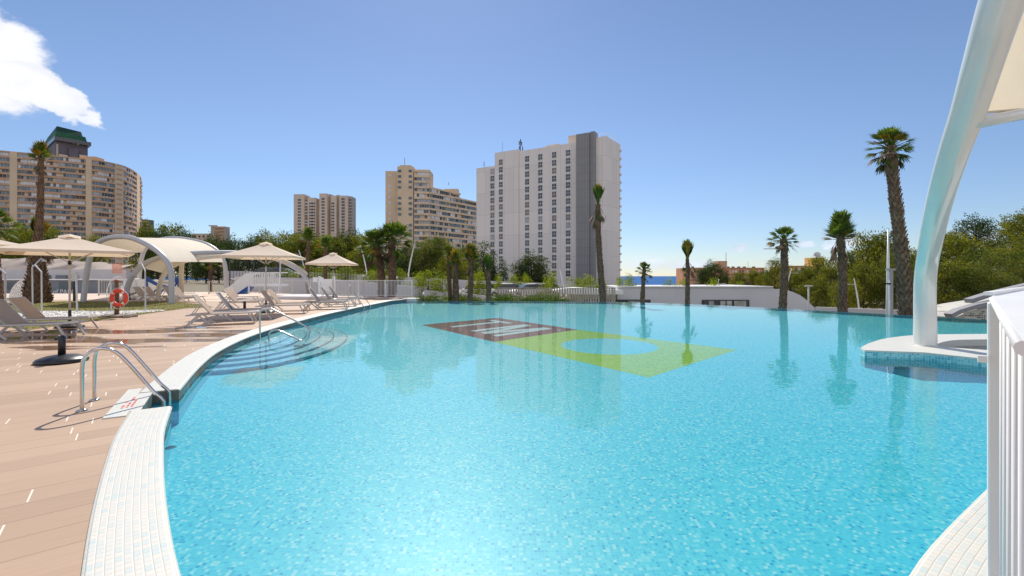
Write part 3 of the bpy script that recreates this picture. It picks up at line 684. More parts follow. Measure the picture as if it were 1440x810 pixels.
def banded(root,path,z0,nf,fh,piers,groups_,seed=1,bandh=1.15,maxw=100,wallm=None,bandm=None,depth=12,ztop=.7,segw=3.4):
    """curved or straight apartment front: solid core, a projecting parapet band on every storey, piers and glazing runs"""
    rr=random.Random(seed); wallm=wallm or M['tanwall']; bandm=bandm or M['tanband']
    cum=[0]
    for i in range(len(path)-1): cum.append(cum[-1]+(path[i+1]-path[i]).length)
    T=cum[-1]
    def at(s_):
        s_=max(0,min(T,s_))
        for i in range(len(path)-1):
            if s_<=cum[i+1]+1e-9:
                t_=(s_-cum[i])/(cum[i+1]-cum[i]); u=(path[i+1]-path[i]).normalized(); n_=V2(u.y,-u.x)
                if n_.dot(V2(-path[i].x,-path[i].y))<0: n_=-n_
                return path[i].lerp(path[i+1],t_),u,n_
    top=z0+nf*fh
    # core wall
    mb=MB(); N_=max(2,int(T/3)); pts=[at(T*i/N_) for i in range(N_+1)]
    front=[p_-n_*.9 for p_,u,n_ in pts]; backp=[p_-n_*(.9+depth) for p_,u,n_ in pts]
    for i in range(N_):
        mb.prism([tuple(front[i]),tuple(front[i+1]),tuple(backp[i+1]),tuple(backp[i])],-6,top)
    wall=mb.build('wall',wallm,root)
    for k in range(nf+1):
        mb=MB(); zb=z0+k*fh
        hgt=bandh if k<nf else ztop
        for i in range(N_):
            (a,u,na),(b_,u2,nb)=pts[i],pts[i+1]
            mb.prism([tuple(a),tuple(b_),tuple(b_-nb*.88),tuple(a-na*.88)],zb-.18,zb-.18+hgt)
        mb.build('parapet_band',bandm,root)
    for s0,s1 in piers:
        mb=MB(); n2=max(1,int((s1-s0)/3))
        for i in range(n2):
            a,u,na=at(s0+(s1-s0)*i/n2); b_,u2,nb=at(s0+(s1-s0)*(i+1)/n2)
            mb.prism([tuple(a+na*.06),tuple(b_+nb*.06),tuple(b_-nb*.86),tuple(a-na*.86)],-6,top+.45)
        mb.build('pier',wallm,root)
    # glazing runs
    runs=[]
    e=0; bounds=[0]+[x for p_ in piers for x in p_]+[T]
    for i in range(0,len(bounds),2):
        a,b_=bounds[i],bounds[i+1]
        if b_-a>1.2: runs.append((a+.1,b_-.1))
    cnt=0; rest=MB(); nrun=len(runs)
    for k in range(nf-1,-1,-1):
        for (a,b_) in runs:
            own=cnt<maxw; mb=MB() if own else rest
            za=z0+k*fh-.18+bandh; zb=z0+(k+1)*fh-.18
            s_=a; cur=rr.choice([0,1,2,3,5])
            while s_<b_-.2:
                e=min(b_,s_+rr.choice([1.1,1.3,1.5]))
                if rr.random()<.38: cur=rr.choices([0,1,2,3,4,5],[4,4,4,3,2,3])[0]
                p0,u,n0=at(s_+.04); p1,u,n1=at(e-.04); mi=cur
                if rr.random()<.10: mi=0
                rec=.35 if mi in (2,3,5,1) else .75
                if rr.random()<.25: rec+=.2
                q0=p0-n0*rec; q1=p1-n1*rec; mb.prism([tuple(q0),tuple(q1),tuple(q1-n1*.05),tuple(q0-n0*.05)],za,zb,mi)
                # glazing bar
                b0=p0-n0*(rec-.03); mb.box((b0.x,b0.y,(za+zb)/2),(.09,.09,zb-za),m=2)
                if mi==3 and rr.random()<.3:
                    w0=p0+n0*.5; w1=p1+n1*.5; mb.poly([(*q0,zb-.1),(*q1,zb-.1),(*w1,zb-1.1),(*w0,zb-1.1)],3)
                if mi in (0,2,5) and rr.random()<.12: c_=p0.lerp(p1,.5)+n0*.15; mb.box((c_.x,c_.y,za-.5),(.8,.35,.55),m=2)
                s_=e
            if own: mb.build('window',M['wglass'],root)
            cnt+=1
    if cnt>maxw: tag(rest.build('window',M['wglass'],root),kind='stuff')
    return at,T,top,wall
# left curved apartment block
tb=thing('apartment_block','long curved brown apartment block with many glazed balconies at the left edge','apartment block',(0,0,0))
pp=[(-140,199.5,0),(-70,204,0),(0,211,0),(40,214.5,0),(80,218.3,0),(120,222.5,0),(140,225,0),(160,229,0),(175,233,0),(186,238,0),(193,243,0),(198,248,0),(199.5,256,0)]
path=[]
for px,y,_ in pp:
    d_=66*640/(388-y)*1.0; path.append(V2((px-720)/640*d_,d_))
path=catmull(path,2)
cum=[0]
for i in range(len(path)-1): cum.append(cum[-1]+(path[i+1]-path[i]).length)
def s_at(px):
    k=(px-720)/640
    for i in range(len(path)-1):
        a,b_=path[i],path[i+1]
        if a.x/a.y<=k<=b_.x/b_.y:
            t_=(k*a.y-a.x)/((b_-a).x-k*(b_-a).y); return cum[i]+(cum[i+1]-cum[i])*t_
    return cum[-1]
piers=[(s_at(-125),s_at(-117)),(s_at(-60),s_at(-50)),(s_at(13.5),s_at(24)),(s_at(120.5),s_at(129)),(s_at(162),s_at(173.5)),(s_at(192.5),s_at(196.5))]
banded(tb,path,67.0-23*2.93,23,2.93,piers,None,seed=5,depth=11)
q=path[0]; c_=P(116,214,262); mb=MB(); mb.box((c_.x,c_.y+6,69.5),(9,6,3.4)); mb.build('roof_hut',M['tanband'],tb)
# dark tower behind it
D0=330; dt=thing('apartment_block','dark grey tower with a green roof rising behind the curved block','apartment block',(0,0,0))
def T_(px,y,d=D0): return P(px,y,d)
a=T_(59,198,352); b_=T_(78,190,318); c_=T_(123.5,203,332)
A_=V2(a.x,a.y); B_=V2(b_.x,b_.y); C_=V2(c_.x,c_.y); D_=A_+(C_-B_)
topz=T_(84,198,318).z
mb=MB(); mb.prism([tuple(A_),tuple(B_),tuple(C_),tuple(D_)],-6,topz); dw=mb.build('wall',M['towergrey'],dt)
nu=(C_-B_).normalized(); no_=V2(nu.y,-nu.x)
if no_.y>0: no_=-no_
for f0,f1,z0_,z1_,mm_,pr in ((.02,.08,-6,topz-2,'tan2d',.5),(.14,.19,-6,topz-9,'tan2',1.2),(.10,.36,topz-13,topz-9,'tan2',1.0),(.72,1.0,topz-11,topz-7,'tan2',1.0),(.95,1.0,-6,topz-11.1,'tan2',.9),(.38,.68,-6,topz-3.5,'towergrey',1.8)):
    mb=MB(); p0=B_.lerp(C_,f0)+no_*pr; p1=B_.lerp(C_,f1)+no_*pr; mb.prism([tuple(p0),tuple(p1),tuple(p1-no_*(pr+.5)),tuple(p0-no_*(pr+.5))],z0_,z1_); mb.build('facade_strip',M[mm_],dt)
for k in range(9):
    mb=MB(); p0=B_.lerp(C_,.115)+no_*.3; mb.box((p0.x,p0.y,topz-12-6*k),(1.4,.6,1.8)); mb.build('window',M['wglass'][2],dt)
ce=(A_+C_)/2
def ex(p_,k): return tuple(ce+(p_-ce)*k)
mb=MB(); mb.prism([ex(A_,1.14),ex(B_,1.10),ex(C_,1.14),ex(D_,1.1)],topz,topz+2.6); mb.build('roof_ledge',M['wglass'][0],dt)
def frustum(mb,q0,q1,z0,z1,m=0):
    n=len(q0); b=len(mb.v); mb.v+=[(*p_,z0) for p_ in q0]+[(*p_,z1) for p_ in q1]
    for i in range(n): j=(i+1)%n; mb.face((b+i,b+j,b+n+j,b+n+i),m)
    mb.face([b+n+i for i in range(n)],m); mb.face([b+i for i in range(n-1,-1,-1)],m)
mb=MB(); frustum(mb,[ex(A_,1.0),ex(B_,1.0),ex(C_,.98),ex(D_,1.0)],[ex(A_,.98),ex(B_,.98),ex(C_,.90),ex(D_,.98)],topz+2.6,topz+7.2); mb.build('roof',M['roofgreen'],dt)
mb=MB(); frustum(mb,[ex(A_,.9),ex(B_,.93),ex(C_,.80),ex(D_,.9)],[ex(A_,.75),ex(B_,.85),ex(C_,.72),ex(D_,.8)],topz+7.2,topz+11.5); mb.build('roof_crown',mat('dark_green_cladding',(.012,.05,.03),.6,var=.3,scale=.3),dt)
mb=MB()
for k in range(11):
    if k in (4,): continue
    p0=B_.lerp(C_,.26+.045*k)+no_*1.6; mb.box((p0.x,p0.y,topz+1.6+.25*((k*7)%3)-.12*k*.5),(1.25,.4,1.9 if k%3 else 2.6),math.atan2(nu.y,nu.x))
mb.build('roof_lettering',M['white'],dt)
# small grey piece of a block behind the curved one
mb=MB(); sp_=thing('apartment_block','small dark block with stacked balconies just right of the curved block','apartment block',(0,0,0))
c_=P(203,320,430); mb.box((c_.x,c_.y+4,25),(5.5,8,60)); mb.build('wall',M['towergrey'],sp_)
for k in range(6): mb=MB(); mb.box((c_.x+1.2,c_.y-.6,53-3*k),(5.6,1.4,1.1)); mb.build('balcony',M['tan2d'],sp_)
# low tan block among the pines
lb=thing('apartment_block','small low tan block with brown balconies above the dark pines','apartment block',(0,0,0))
c_=P(288,330,420); mb=MB(); mb.box((c_.x-1,c_.y+5,20),(21,10,41.5)); mb.build('wall',M['tan2'],lb)
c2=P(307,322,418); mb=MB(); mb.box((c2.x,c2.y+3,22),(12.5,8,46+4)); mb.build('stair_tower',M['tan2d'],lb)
for k in range(5):
    mb=MB(); mb.box((c2.x+1.8,c2.y-1.5,45.8-2.9*k),(8.4,1.6,1.1)); mb.build('balcony',M['tanband'],lb)
for k in range(4): mb=MB(); mb.box((c_.x-9+4*k,c_.y-.1,38.2),(1.6,.3,1.5)); mb.build('window',M['wglass'][0],lb)
mb=MB(); mb.box((c2.x-4,c2.y-1.2,47.6),(7,2,.8)); mb.build('roof_beam',M['tanband'],lb)

# twin beige towers far off
tt=thing('apartment_tower','distant twin beige residential towers with tiny windows above the pines','apartment tower',(0,0,0))
D1=440
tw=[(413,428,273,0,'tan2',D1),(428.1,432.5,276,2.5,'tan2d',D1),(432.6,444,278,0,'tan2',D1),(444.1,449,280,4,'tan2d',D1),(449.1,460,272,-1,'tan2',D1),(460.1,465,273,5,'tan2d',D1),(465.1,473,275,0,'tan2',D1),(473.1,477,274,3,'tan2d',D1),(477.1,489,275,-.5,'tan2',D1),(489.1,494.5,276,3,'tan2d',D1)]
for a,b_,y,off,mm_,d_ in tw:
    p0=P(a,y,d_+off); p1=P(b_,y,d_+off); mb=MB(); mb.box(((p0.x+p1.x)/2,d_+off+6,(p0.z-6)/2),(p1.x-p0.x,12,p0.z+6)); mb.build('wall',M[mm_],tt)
for px,y0,n_ in ((421,281,13),(437,286,10),(441,286,12),(455,280,14),(468,286,10),(483,280,14)):
    for k in range(n_):
        c_=P(px,y0+4.25*k,D1); mb=MB(); 
        for dx in (-.8,.8): mb.box((c_.x+dx,D1-1.1 if px==455 or px==483 else D1-.1,c_.z),(1.1,.3,1.5))
        mb.build('window',M['wglass'][0],tt)
for k in range(13):
    c_=P(429.8,280+4.3*k,D1); mb=MB(); mb.box((c_.x,D1+1.6,c_.z),(3.0,1.6,1.0)); mb.build('balcony',M['wglass'][2] if k%3 else M['tanband'],tt)
for k in range(13):
    c_=P(492.5,279+4.3*k,D1); mb=MB(); mb.box((c_.x,D1+2,c_.z),(4.4,2.6,1.1)); mb.build('balcony',M['wglass'][5],tt)
# stepped tan block left of the hotel
mt=thing('apartment_block','stepped tan apartment block with balcony bands directly left of the white hotel','apartment block',(0,0,0))
D2=247
def colbox(px0,px1,ytop,d_,dep,name,m_):
    p0=P(px0,ytop,d_); p1=P(px1,ytop,d_); mb=MB(); mb.box(((p0.x+p1.x)/2,d_+dep/2,(p0.z-6)/2),(p1.x-p0.x,dep,p0.z+6)); return mb.build(name,m_,mt)
colbox(542,558.5,240.5,D2+4,10,'wall',M['tanwall']); colbox(558.6,581,234,D2,12,'wall',M['tanwall']); colbox(562,578,232.2,D2+1,8,'roof_hut',M['tanwall'])
colbox(581.1,604,238.5,D2+1.5,12,'wall',M['tanwall'])
for px,y0,d_ in ((548,247,D2+4),(562,240.5,D2),(577,240.5,D2)):
    for k in range(16):
        if (k*7+int(px))%5==0: continue
        c_=P(px,y0+7.6*k,d_); mb=MB(); mb.box((c_.x,c_.y-.08,c_.z),(1.3 if px<550 else 1.7,.3,1.3)); mb.build('window',M['wglass'][(k*3+int(px))%3],mt)
pa=P(582.3,0,D2-.8); pb=P(604,0,D2+.4)
banded(mt,[V2(pa.x,pa.y),V2(pb.x,pb.y)],58.2-20*2.93,20,2.93,[],None,seed=9,bandh=1.2,maxw=20,depth=3,bandm=M['tanwall'])
w1=P(604.5,0,D2+1.5); w2=P(648,0,268); w3=P(690,0,292)
banded(mt,[V2(w1.x,w1.y),V2(w2.x,w2.y)],49.6-17*2.93,17,2.93,[],None,seed=11,bandh=1.15,maxw=17,depth=9,bandm=M['tanwall'],ztop=.9)
w2b=w2+Vector((.05,.05,0))
banded(mt,[V2(w2b.x,w2b.y),V2(w3.x,w3.y)],46.7-16*2.93,16,2.93,[],None,seed=12,bandh=1.15,maxw=16,depth=9,bandm=M['tanwall'],ztop=.9)
c_=P(634,268,262); mb=MB(); mb.box((c_.x,c_.y+4,50.5),(8,5,3.2)); mb.build('roof_hut',M['tanwall'],mt)
for px,yt,z0_ in ((569,222,61),(631,256,51.5)):
    c_=P(px,yt,D2+3); mb=MB(); mb.tube([(c_.x,c_.y,z0_),(c_.x,c_.y,c_.z)],.12,5); mb.build('aerial',M['dark'],mt)

# salmon block on the right, two parts apart
ob=thing('apartment_block','low salmon apartment block with flat roof beyond the white building','apartment block',(0,0,0))
D3=250
def blk(root,px0,px1,y0,y1,d_,m_,name,dep=10):
    p0=P(px0,y0,d_); p1=P(px1,y1,d_); mb=MB(); mb.box(((p0.x+p1.x)/2,d_+dep/2,(p0.z+p1.z)/2),(p1.x-p0.x,dep,p0.z-p1.z)); return mb.build(name,m_,root)
blk(ob,960,1075,377,430,D3,M['orangewall'],'wall'); blk(ob,1009,1022.5,367,378,D3+1,M['tanband'],'stair_tower',5)
for k in range(4):
    blk(ob,959.5,1075.5,376.3+8.1*k,377.3+8.1*k,D3-.9,M['tanband'],'floor_band',.85)
for px in (976,980,990,1000,1030,1034,1040,1044,1050,1055,1066):
    for r_ in range(3):
        blk(ob,px,px+2.2,380+8.1*r_,383.6+8.1*r_,D3-.3,M['wglass'][(px+r_)%4],'window',.25)
for px in (1024,1031,1039,1047,1060,974): blk(ob,px,px+2,374.7,376.3,D3+2,M['dark'],'roof_unit',2)
mb=MB(); c_=P(1021,355,D3); mb.tube([(c_.x,c_.y,c_.z),(c_.x,c_.y,9)],.12,5); c_=P(1052,368,D3); mb.tube([(c_.x,c_.y,c_.z),(c_.x,c_.y,6)],.08,5); mb.build('aerial',M['dark'],ob)
oc=thing('apartment_block','ochre block with a satellite dish on its roof among the right-hand trees','apartment block',(0,0,0))
blk(oc,1098,1152,374.5,420,240,M['ochrewall'],'wall'); blk(oc,1145,1159.5,362,420,241,M['ochrewall'],'stair_tower',8); blk(oc,1097.5,1146,373.6,374.6,239,M['tanband'],'roof_edge',1)
for k in range(5): blk(oc,1118+4.6*k,1121+4.6*k,377,380.5,239.7,M['wglass'][2 if k%2 else 4],'window',.3)
blk(oc,1115,1142,381,383.2,239,M['tan2'],'balcony',.9)
mb=MB(); c_=P(1149,358.5,240); mb.lathe([(0,0),(.9,.15),(1.6,.5),(1.55,.52),(.9,.2),(0,.06)],(0,0,0),16); do=mb.build('satellite_dish',M['wglass'][2],oc,(c_.x,c_.y,c_.z)); do.rotation_euler=(math.radians(65),0,math.radians(-30))
mb=MB(); mb.tube([(c_.x,c_.y+.4,c_.z),(c_.x,c_.y+.6,11)],.15,5); mb.build('dish_mast',M['dark'],oc)
# distant crane jib and wires
cr=MB(); a=P(1074,350,300); b_=P(1098,350,300); cr.bar(a,b_,.5,.5); cr.tube([b_,P(1098,388,300)],.3,6); tag(cr.build('tower_crane',M['concrete']),'thin grey distant crane jib showing left of a palm crown','crane')

# low white building just beyond the overflow edge
wb=thing('pavilion','low white building with curved end and dark window strips behind the overflow edge','pavilion',(0,0,0))
DB=46
def bpt(px,d=DB): return (px-720)/640*d
def wz(y,d=DB): return CZ-(y-388)/640*d
prof=[]
xl,xr=bpt(868),bpt(1086)
mb=MB()
cpts=[(xl,-3.4),(bpt(1146),-3.4),(bpt(1146),wz(433)),(bpt(1141),wz(428.5)),(bpt(1134),wz(421.5)),(bpt(1125),wz(415)),(bpt(1116),wz(411)),(bpt(1107),wz(408)),(bpt(1098),wz(406.6)),(bpt(1086.5),wz(406)),(bpt(1086),wz(402.6)),(xl,wz(403.6))]
mb.profile(cpts,(0,DB,0),(1,0,0),(0,0,1),-9 if True else 9,0); bw=mb.build('wall',M['render'],wb)
# make sure the block extends away from the camera
ysv=[v_.co.y for v_ in bw.data.vertices]
if min(ysv)<DB-1:
    for v_ in bw.data.vertices: v_.co.y=2*DB-v_.co.y
mb=MB(); mb.box(((xl+xr)/2,DB-.06,wz(403.1)),(xr-xl,.24,.10)); mb.build('roof_edge',M['white'],wb)
def wstrip(px0,px1,y0,y1,panes):
    mb=MB(); x0,x1=bpt(px0,DB-.1),bpt(px1,DB-.1); z0_,z1_=wz(y1,DB-.1),wz(y0,DB-.1)
    mb.box(((x0+x1)/2,DB-.03,(z0_+z1_)/2),(x1-x0,.1,z1_-z0_),m=0); o=mb.build('window',M['dark'],wb)
    for a_,b2,mm_ in panes:
        m2=MB(); xa,xb=bpt(a_,DB-.1),bpt(b2,DB-.1); m2.box(((xa+xb)/2,DB-.1,(z0_+z1_)/2-.02),(xb-xa,.06,(z1_-z0_)-.2)); m2.build('pane',mm_,o)
pg=mat('pale_pane',(.38,.38,.34),.2,spec=.7,var=.4,scale=1.5)
wstrip(987.5,1054,421.6,434,[(990,996,M['glass']),(997,1004,pg),(1013,1020,pg),(1022,1029,pg),(1032.5,1049,pg)])
wstrip(822,915,421.3,434,[(829,840,pg),(842,866,M['glass']),(884,905,pg)])
# flat canopy with swept edge on the left end
can=[(bpt(775),wz(407.5)),(bpt(790),wz(405.2)),(bpt(808),wz(403.8)),(bpt(830),wz(405)),(bpt(869),wz(407.3)),(bpt(869),wz(412.6)),(bpt(838),wz(413)),(bpt(800),wz(412.4)),(bpt(780),wz(410))]
mb=MB(); mb.profile(can,(0,DB-2.2,0),(1,0,0),(0,0,1),-3.2); cn=mb.build('canopy_roof',M['white'],wb)
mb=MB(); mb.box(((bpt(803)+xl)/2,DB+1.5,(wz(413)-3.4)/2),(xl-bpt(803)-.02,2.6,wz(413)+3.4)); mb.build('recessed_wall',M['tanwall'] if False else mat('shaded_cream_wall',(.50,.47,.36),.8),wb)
# low white wall further right and the service building with sloping roof slabs
lw=MB(); a=P(1147,431.5,41); b_=P(1345,436.5,35); lw.bar((a.x,a.y,(a.z-3.4)/2),(b_.x,b_.y,(a.z-3.4)/2),.3,a.z+3.4); tag(lw.build('garden_wall',M['render2']),'low grey white wall under the pines right of the pavilion','wall')
M['greyslab']=mat('grey_roof_slab',(.27,.27,.285),.7,var=.08)
sb=thing('service_building','small building with sloping white roof slabs and a perforated panel behind the railing','service building',(0,0,0))
DS=27
def sp3(px,y,d=DS): return P(px,y,d)
def slabp(pts,dep,name,m_,d=DS):
    mb=MB(); q=[(P(px,y,d).x,P(px,y,d).z) for px,y in pts]; mb.profile(q,(0,d,0),(1,0,0),(0,0,1),dep); o=mb.build(name,m_,sb)
    if max(v_.co.y for v_ in o.data.vertices)<d+.01:
        for v_ in o.data.vertices: v_.co.y=2*d-v_.co.y
    return o
slabp([(1338,441.5),(1350,435.5),(1375,428),(1400,423),(1470,412),(1470,419),(1400,428.5),(1377,433.5),(1353,440.5),(1341,447)],.5,'roof_slab',M['greyslab'])
slabp([(1366.5,420.5),(1394,412),(1470,394),(1470,400),(1394,417.5),(1368.5,426.3)],.5,'roof_slab',M['greyslab'],DS+.6)
slabp([(1342,446.5),(1357,441),(1357,460),(1342,460)],3,'side_panel',M['concrete'],DS+.3)
pp_=slabp([(1357,440),(1379,434),(1393,431),(1470,419),(1470,460),(1357,460)],3,'perforated_panel',mat('cream_panel',(.55,.53,.46),.6),DS+.3)
hb=MB(); rr=random.Random(2)
for i in range(9):
    for j in range(6):
        if rr.random()<.75:
            c_=sp3(1359+3.1*i+rr.random(),438.5+2.7*j,DS+.28)
            if c_.z< P(1359,441-.22*(3.1*i),DS+.28).z-.05: hb.box((c_.x,c_.y,c_.z),(.06,.03,.055))
tag(hb.build('panel_hole',M['dark'],sb),kind='stuff')
# ------------------------------------------------------------------ palms
def fan_leaf(mb,base,d,L,n=15,spread=1.9,droop=.25,rr=random,m=0,pet=.45):
    d=Vector(d).normalized(); s_=d.cross(Vector((0,0,1)))
    if s_.length<.1: s_=Vector((1,0,0))
    s_.normalize(); up=s_.cross(d).normalized(); tw=rr.uniform(-.5,.5); s_,up=s_*math.cos(tw)+up*math.sin(tw),up*math.cos(tw)-s_*math.sin(tw)
    base=Vector(base); hub=base+d*L*pet
    mb.tube([base,base+d*L*pet*.5+Vector((0,0,.02*L)),hub],[.022,.018,.012],4,m,smooth=False)
    for k in range(n):
        a=spread*((k+.5)/n-.5)*rr.uniform(.94,1.06); l_=L*(1-pet)*(1.0-.25*abs(a/spread*2)**2)*rr.uniform(.8,1.08)
        dd=(d*math.cos(a)+s_*math.sin(a)+up*(.14 if k%2 else -.02)).normalized()
        wv=dd.cross(up).normalized()*L*.028
        mid=hub+dd*l_*.6-Vector((0,0,droop*l_*.15)); tip=hub+dd*l_*.92-Vector((0,0,droop*l_*rr.uniform(.45,1.1)))
        b=len(mb.v); mb.v+= [tuple(hub-wv*.25),tuple(hub+wv*.25),tuple(mid+wv),tuple(mid-wv),tuple(tip)]
        mb.face((b,b+1,b+2,b+3),m); mb.face((b+3,b+2,b+4),m)
def palm(px,d,zb,ztop,r0,r1,label,lean=(0,0),style='open',L=1.3,nl=26,seed=0,group='palms beyond the overflow edge',boots=True,skirt=0,yellow=.1,name='palm_tree',bell=0.0,parent_off=None,tk=.60,bw=.16):
    rr=random.Random(seed*31+5); r0*=tk; r1*=tk
    x=(px-720)/640*d if px is not None else parent_off
    t_=thing(name,label,'palm tree',(x,d,zb),0,group)
    H=ztop-zb
    def cen(t): return Vector((lean[0]*t**1.3+.10*math.sin(t*5+seed)*min(1,H/8),lean[1]*t,H*t))
    def rad(t): return (r0+(r1-r0)*t)*(1+bell*math.exp(-(max(0,t-.05)/bw)**2))*(1+.05*math.sin(t*37+seed))
    mb=MB(); N=26
    mb.tube([cen(i/N) for i in range(N+1)],[rad(i/N)*.93 for i in range(N+1)],12,0)
    if boots:
        ring_h=.15 if H<7 else .19
        K=int(H/ring_h)
        for k in range(K):
            t=k/K*.995; c_=cen(t); r_=rad(t); nb=9
            for j in range(nb):
                a=2*math.pi*(j+.5*(k%2))/nb+rr.uniform(-.12,.12)
                o=Vector((math.cos(a),math.sin(a),0)); s_=Vector((-math.sin(a),math.cos(a),0)); hw=r_*2*math.pi/nb*.46
                fl=rr.uniform(.05,.22)*r_+.02; hgt=ring_h*rr.uniform(1.0,1.5)
                p0=c_+o*r_*.88; 
                b=len(mb.v); mb.v+=[tuple(p0-s_*hw-Vector((0,0,.03))),tuple(p0+s_*hw-Vector((0,0,.03))),tuple(c_+o*(r_+fl)+s_*hw*.55+Vector((0,0,hgt))),tuple(c_+o*(r_+fl)-s_*hw*.55+Vector((0,0,hgt))),tuple(c_+o*(r_+fl*.3+.005)+s_*hw*.5+Vector((0,0,hgt))),tuple(c_+o*(r_+fl*.3+.005)-s_*hw*.5+Vector((0,0,hgt)))]
                mb.face((b,b+1,b+2,b+3),1); mb.face((b+3,b+2,b+4,b+5),1); mb.face((b,b+3,b+5),1); mb.face((b+1,b+4,b+2),1)
    mb.build('trunk',[M['trunk'],M['boot']],t_,fix=False)
    top=cen(1); ax_=(cen(1)-cen(.93)).normalized()
    mb=MB()
    for i in range(nl):
        f=(i+.5)/nl; a=i*2.39996+seed
        if style=='tied': el=math.radians(88-16*f); sp_=.6; dr=.12
        elif style=='half': el=math.radians(88-80*f**1.5); sp_=1.35; dr=.10
        else: el=math.radians(84-120*f**1.25); sp_=1.7; dr=.22
        dd=Vector((math.cos(a)*math.cos(el),math.sin(a)*math.cos(el),math.sin(el)))
        mi=0
        if rr.random()<yellow: mi=1
        if f>.86 and style!='tied' and rr.random()<.6: mi=2
        fan_leaf(mb,top+ax_*(.05-.28*f)+Vector((dd.x,dd.y,0))*r1*.5,dd,L*rr.uniform(.85,1.1)*((1.2-.5*f) if style=='half' else 1 if f>.15 else .9),15,sp_,dr,rr,mi,pet=.30 if style!='open' else .42)
    for i in range(skirt):
        a=rr.uniform(0,6.28); el=math.radians(rr.uniform(-80,-50)); dd=Vector((math.cos(a)*math.cos(el),math.sin(a)*math.cos(el),math.sin(el)))
        fan_leaf(mb,top-ax_*rr.uniform(.1,.6)+Vector((math.cos(a),math.sin(a),0))*r1*.8,dd,L*rr.uniform(.5,.9),10,1.0,.3,rr,2 if rr.random()<.75 else 0)
    mb.build('crown',[M['palm'],M['palmy'],M['palmd']],t_,fix=False)
    return t_
def zat(y,d): return CZ-(y-388)/640*d
GB=-3.3
palm(848,34.5,GB,zat(287,34.5),.42,.27,'tall slim palm with a tied upright crown in front of the white hotel',lean=(-.35,0),style='tied',L=1.75,nl=26,seed=1,skirt=10,yellow=.12,bell=.35)
palm(905,33.5,GB,zat(379,33.5),.38,.16,'shortest palm with a round crown standing against the sea',style='open',L=.72,nl=34,seed=2,skirt=4,yellow=.08,bell=.15)
palm(970,30.5,GB,zat(364,30.5),.33,.15,'yellow-topped palm with a tied crown left of the salmon block',lean=(-.25,0),style='tied',L=1.5,nl=34,seed=3,skirt=9,yellow=.65)
palm(1101,27.3,GB,zat(336,27.3),.36,.27,'palm with brown hanging fronds in front of the curved end of the pavilion',style='open',L=1.0,nl=36,seed=4,skirt=12,yellow=.05)
palm(1183,24.6,GB,zat(332,24.6),.37,.27,'bright green bushy palm, second from the tall leaning one at the right',style='half',L=1.30,nl=48,seed=5,skirt=9,yellow=.05)
palm(1275,21.8,GB,zat(205,21.8),.53,.34,'very tall thick palm leaning left beside the white shade column',lean=(-.72,0),style='open',L=1.12,nl=44,seed=6,skirt=22,yellow=.05)
palm(634,37,GB,zat(360,37),.30,.22,'slim palm, leftmost of the group behind the overflow edge',lean=(-.1,0),style='half',L=1.0,nl=24,seed=7,skirt=3,yellow=.1,group='palms in front of the tan block')
palm(641,36.2,GB,zat(368,36.2),.26,.20,'slender palm squeezed between two others left of the hotel',lean=(-.05,0),style='half',L=1.0,nl=22,seed=8,skirt=3,yellow=.25,group='palms in front of the tan block')
palm(647,35,GB,zat(371,35),.38,.24,'thick palm leaning left, third of the tight group behind the overflow edge',lean=(-.45,0),style='half',L=1.05,nl=24,seed=9,skirt=3,yellow=.15,group='palms in front of the tan block')
palm(661,34.5,GB,zat(364,34.5),.40,.24,'stout palm with a golden crown at the left corner of the white hotel',style='half',L=1.15,nl=36,seed=10,skirt=10,yellow=.4,group='palms in front of the tan block')
palm(686,34,GB,zat(380,34),.34,.26,'dark columnar palm with its crown bound tight in front of the hotel',style='tied',L=1.35,nl=30,seed=11,skirt=0,yellow=0,group='palms in front of the tan block')
# palms of the terrace on the left
palm(537,38.5,-.1,zat(347,38.5),.52,.44,'left palm of the close pair behind the white slat fence',lean=(-.35,0),style='open',L=1.95,nl=46,seed=12,skirt=12,yellow=.05,group='pair of palms behind the fence')
palm(550,38,-.1,zat(338,38),.52,.44,'right palm of the close pair behind the white slat fence',lean=(.15,0),style='open',L=2.0,nl=48,seed=13,skirt=10,yellow=.03,group='pair of palms behind the fence')
palm(458,41,-.2,zat(350,41),.26,.20,'thin palm half hidden behind the small umbrella',style='half',L=1.2,nl=20,seed=14,skirt=2,group='thin palms behind the small umbrella')
palm(433,43,-.2,zat(338,43),.28,.20,'thin palm rising left of the small umbrella',style='half',L=1.3,nl=20,seed=15,skirt=2,group='thin palms behind the small umbrella')
palm(296,52,-.2,zat(368,52),.30,.24,'short palm seen under the barrel shaped shade roof',style='open',L=1.3,nl=20,seed=16,skirt=2)
palm(50,27.5,-.02,zat(222,27.5),.40,.17,'tall palm with a small yellowish crown beside the left umbrella',lean=(.32,0),style='half',L=1.05,nl=26,seed=17,skirt=4,yellow=.55,bell=.95,bw=.22)
palm(59,28.2,-.02,zat(338,28.2),.40,.24,'shorter palm growing against the tall one beside the left umbrella',lean=(-.2,0),style='tied',L=1.7,nl=26,seed=18,skirt=10,yellow=.3,bell=.9,bw=.4)
palm(-6,31,-.02,zat(318,31),.40,.26,'palm cut by the left edge of the photo with a green crown',style='open',L=1.6,nl=26,seed=19,skirt=5,bell=.4)

